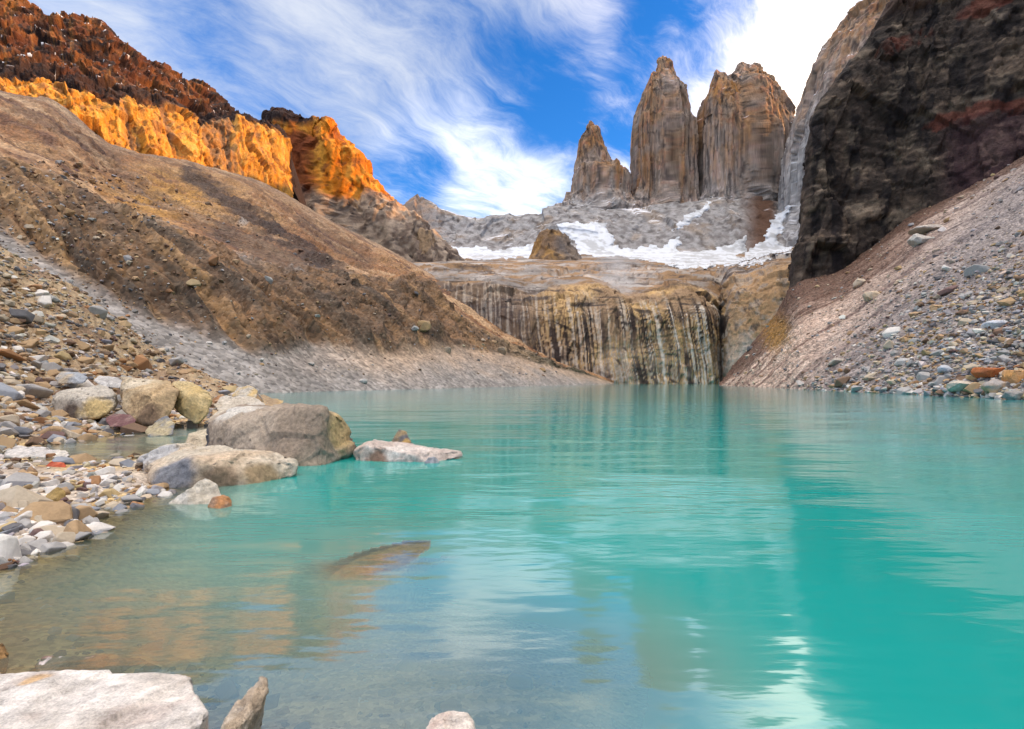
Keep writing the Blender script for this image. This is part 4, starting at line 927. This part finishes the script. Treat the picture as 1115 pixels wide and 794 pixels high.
# ------------------------------------------------------------------ loose stones
def stone_shape(seed):
    rr = np.random.default_rng(seed); flat = rr.uniform(.42, .85); lng = rr.uniform(.65, 1.0)
    pts = []
    for k in range(rr.integers(11, 17)):
        d = rr.normal(size=3); d /= np.linalg.norm(d); pts.append(d * np.array([1, lng, flat]) * rr.uniform(.85, 1.05))
    bm = bmesh.new()
    for p in pts: bm.verts.new(tuple(p))
    bmesh.ops.convex_hull(bm, input=bm.verts)
    for v_ in [v_ for v_ in bm.verts if not v_.link_faces]: bm.verts.remove(v_)
    bmesh.ops.bevel(bm, geom=list(bm.edges), offset=.05, offset_type='OFFSET', segments=1, affect='EDGES', clamp_overlap=True)
    bmesh.ops.triangulate(bm, faces=bm.faces); bm.normal_update()
    V = np.array([v_.co[:] for v_ in bm.verts]); Fc = np.array([[v_.index for v_ in f.verts] for f in bm.faces]); bm.free()
    return V, Fc, flat
SHAPES = [stone_shape(100 + k) for k in range(14)]
PAL = [('white', S3(.62, .58, .53)), ('cream', S3(.46, .38, .28)), ('pale grey', S3(.36, .345, .33)), ('dark grey', S3(.15, .145, .15)), ('slate blue', S3(.25, .26, .285)),
       ('tan', S3(.40, .27, .15)), ('rust orange', S3(.36, .19, .09)), ('brown', S3(.18, .115, .075)), ('maroon', S3(.16, .10, .09)), ('yellow', S3(.44, .33, .17))]
stones = []                                     # (position, size, shape, palette index, zone, rotation)
rs2 = np.random.default_rng(21)
def scatter(surf, region, count, size, pal, zone, weight=None, sink=.35, minpx=1.2):
    g, n, _ = SURF[surf]
    V = g.reshape(-1, 3); Nn = n.reshape(-1, 3); px, py = proj(V)
    vis = region(px, py, V); idx = np.where(vis)[0]
    if not len(idx): return
    # likelihood follows the area each cell covers in the picture, so stones are spread evenly over what is seen
    r, c = g.shape[:2]
    P2 = np.stack([px, py], -1).reshape(r, c, 2); a = np.abs(np.cross(np.gradient(P2, axis=0), np.gradient(P2, axis=1))).ravel() + 1e-6
    w = a[idx] * (weight(px[idx], py[idx], V[idx]) if weight else 1.0)
    pick = rs2.choice(idx, count, p=w / w.sum())
    cell = np.gradient(g, axis=1).reshape(-1, 3), np.gradient(g, axis=0).reshape(-1, 3)
    pidx = rs2.choice(len(PAL), count, p=np.array(pal) / sum(pal))
    for k in range(count):
        i = pick[k]; p = V[i] + cell[0][i] * rs2.uniform(-.5, .5) + cell[1][i] * rs2.uniform(-.5, .5)
        s = size(px[i], py[i], V[i]) * float(np.exp(rs2.normal() * .48))
        sh = rs2.integers(len(SHAPES))
        p = p + np.array([0, 0, s * SHAPES[sh][2] * (1 - 2 * sink) * .5])
        stones.append((p, s, sh, int(pidx[k]), zone, rs2.uniform(0, 6.28), rs2.uniform(-.35, .35, 2), s / max(p[1], .5) * F * 2))
#      white cream pgrey dgrey slate tan rust brown maroon yellow
spit = lambda px, py, V: (px > -60) & (px < 190) & (py > 498) & (py < 618) & (V[:, 2] > -.03)
scatter('lake_shore', spit, 900, lambda x, y, V: .055 + .012 * rs2.random(), [30, 16, 16, 7, 7, 8, 3, 3, 3, 4], 'spit')
scatter('lake_shore', spit, 130, lambda x, y, V: .11, [30, 16, 16, 7, 9, 8, 3, 3, 3, 5], 'spit')
inlet = lambda px, py, V: (px > -60) & (px < 250) & (py > 440) & (py < 500) & (V[:, 2] > -.08) & (V[:, 1] < 24)
scatter('lake_shore', inlet, 700, lambda x, y, V: .11 + .02 * rs2.random(), [16, 24, 18, 7, 6, 18, 3, 6, 2, 3], 'inlet')
scatter('lake_shore', inlet, 110, lambda x, y, V: .22, [16, 24, 20, 6, 6, 18, 2, 5, 2, 3], 'inlet')
mound = lambda px, py, V: (px > -80) & (px < 305) & (py > 240) & (py < 446) & (V[:, 2] > .1) & (V[:, 1] > 17) & (V[:, 1] < 47)
scatter('lake_shore', mound, 4200, lambda x, y, V: .10 + .05 * rs2.random(), [8, 20, 18, 9, 5, 26, 5, 14, 2, 2], 'slope')
scatter('lake_shore', mound, 420, lambda x, y, V: .24 * (1.4 if y > 380 else 1), [10, 22, 22, 5, 5, 22, 4, 8, 1, 2], 'slope')
bed = lambda px, py, V: (px > -50) & (px < 760) & (py > 560) & (py < 900) & (V[:, 2] < -.02) & (V[:, 2] > -.9)
scatter('lake_shore', bed, 900, lambda x, y, V: .022 + .03 * rs2.random() ** 3, [10, 14, 18, 14, 4, 26, 4, 10, 2, 8], 'bed', sink=.5)
scr = lambda px, py, V: (px > 800) & (px < 1140) & (py > 175) & (py < 440) & (V[:, 2] > .2)
near_w = lambda px, py, V: .12 + 1.6 * sstep(930, 1060, px + .9 * (py - 330)) * sstep(240, 330, py)
scatter('scree_slope', scr, 4600, lambda x, y, V: .13 + .0018 * V[1], [7, 18, 28, 10, 4, 22, 1, 12, 1, 1], 'scree', near_w)
scatter('scree_slope', scr, 300, lambda x, y, V: .30 + .0030 * V[1], [10, 22, 32, 5, 5, 16, 1, 6, 1, 1], 'scree', near_w)
rim = lambda px, py, V: (px > 870) & (px < 1140) & (V[:, 2] > -.1) & (V[:, 2] < 1.0)
scatter('scree_slope', rim, 420, lambda x, y, V: .30, [12, 24, 26, 8, 5, 16, 2, 6, 1, 1], 'scree')
gl_ = SURF['hillside'][0]
bluff = lambda px, py, V: (px > -10) & (px < 620) & (py > 175) & (py < 410) & (V[:, 2] > 1) & (V[:, 1] < 240)
scatter('hillside', bluff, 2600, lambda x, y, V: .0024 * V[1], [2, 8, 14, 10, 4, 26, 6, 26, 3, 1], 'hillside', lambda px, py, V: .3 + sstep(250, 60, px))
scatter('hillside', bluff, 160, lambda x, y, V: .0062 * V[1], [2, 8, 20, 8, 4, 28, 3, 20, 2, 1], 'hillside', lambda px, py, V: .15 + sstep(300, 60, px))

# stones inside the hand-built boulders are dropped
bl = [(np.array(o.location), max(o.dimensions)) for o in COL.objects if o.name.startswith(('boulder', 'submerged'))]
bpy.context.view_layer.update()
bl = [(np.array(o.matrix_world.translation) + np.array([0, 0, o.dimensions[2] / 2]), np.array(o.dimensions) * .45) for o in COL.objects if o.name.startswith(('boulder', 'submerged'))]
def inside(p): return any((((p - c_) / (d_ + 1e-6)) ** 2).sum() < .8 for c_, d_ in bl)
stones = [s for s in stones if not inside(s[0])]
in_frame = lambda s: 4 < HX + F * s[0][0] / s[0][1] < 1111 and 4 < HY - F * (s[0][2] - H) / s[0][1] < 790
cand = sorted([s for s in stones if s[4] in ('spit', 'inlet', 'slope', 'scree') and in_frame(s)], key=lambda s: -s[7])
single = cand[:250]; ids = set(id(s) for s in single); rest = [s for s in stones if id(s) not in ids]
def rot(s):
    a, b, c_ = s[5], s[6][0], s[6][1]
    Rz = np.array([[math.cos(a), -math.sin(a), 0], [math.sin(a), math.cos(a), 0], [0, 0, 1]])
    Rx = np.array([[1, 0, 0], [0, math.cos(b), -math.sin(b)], [0, math.sin(b), math.cos(b)]]); Ry = np.array([[math.cos(c_), 0, math.sin(c_)], [0, 1, 0], [-math.sin(c_), 0, math.cos(c_)]])
    return Rx @ Ry @ Rz
VV, FF, CC, off = [], [], [], 0
for s in rest:
    V, Fc, _ = SHAPES[s[2]]; W = (V * s[1]) @ rot(s).T + s[0]
    VV.append(W); FF.append(Fc + off); off += len(V)
    CC.append(np.tile(PAL[s[3]][1] * rs2.uniform(.7, 1.2) * (1 + rs2.normal(size=3) * .025), (len(V), 1)))
me = raw_mesh('scree_stones', np.concatenate(VV), np.concatenate(FF), np.concatenate(CC), smooth=False); me.materials.append(M_stone)
setting(link(bpy.data.objects.new('scree_stones', me)), 'stuff')
# the largest ones, each an object of its own
from mathutils import Matrix
WHERE = {'spit': 'on the pebble spit', 'inlet': 'by the still inlet', 'slope': 'on the stony slope', 'scree': 'on the scree'}
MARKS = [('largest boulder', 'the largest boulder'), ('long low boulder', 'the long low boulder'), ('rounded boulder with pale', 'the first of three boulders'), ('tan wedge', 'the tan wedge boulder'), ('bright yellow', 'the bright yellow boulder'),
         ('long flat pale slab', 'the long slab in the inlet'), ('bright brick red', 'the brick red stone'), ('upright mossy', 'the mossy ochre boulder'), ('maroon lens', 'the maroon lens stone'), ('flat slate blue', 'the flat slate blue boulder'),
         ('flat pale slab lying', 'the flat pale slab'), ('small blocky', 'the small blocky boulder'), ('small pale cream tri', 'the triangular boulder'), ('flat rust orange', 'the flat rust orange boulder'), ('rounded orange', 'the rounded orange boulder'),
         ('big grey boulder with', 'the orange-crowned boulder'), ('large bluish', 'the large bluish white boulder'), ('lone cream slab', 'the lone cream slab'), ('large whitish slab', 'the large whitish slab'), ('pale boulder standing', 'the pale standing boulder'), ('cream boulder on the lower', 'the far cream boulder'), ('small pale blue-grey', 'the small blue-grey boulder')]
lm = [(np.array(o.location), ph) for o in COL.objects if 'label' in o for k_, ph in MARKS if o['label'].startswith(k_)]
mesh_cache = {}; made = []
for s in single:
    key = (s[2], s[3])
    if key not in mesh_cache:
        V, Fc, _ = SHAPES[s[2]]; cols = np.tile(PAL[s[3]][1], (len(V), 1)) * (1 + .15 * fbm(V * 1.5 + s[3], 3))[:, None]
        mm = raw_mesh('stone', V, Fc, cols, smooth=False); mm.materials.append(M_stone); mesh_cache[key] = mm
    o = link(bpy.data.objects.new('stone', mesh_cache[key])); o.location = tuple(s[0]); o.scale = (s[1],) * 3
    o.rotation_euler = Matrix(rot(s).tolist()).to_euler()
    fl = SHAPES[s[2]][2]; shp = 'flat' if fl < .55 else 'chunky' if fl > .72 else 'angular'
    size = 'large' if s[7] > 15 else 'mid-sized' if s[7] > 10.5 else 'small'
    near = min(lm, key=lambda a: np.linalg.norm((a[0] - s[0]) * np.array([1, .6, 1])))[1]
    made.append((o, f'{size} {shp} {PAL[s[3]][0]} stone near {near}, {WHERE[s[4]]}', s))
from collections import Counter
cnt = Counter(a[1] for a in made)
for o, lab, s in made:
    thing(o, lab, 'stone', lab.replace(' stone ', ' stones ') if cnt[lab] > 1 else f'loose stones {WHERE[s[4]]}')
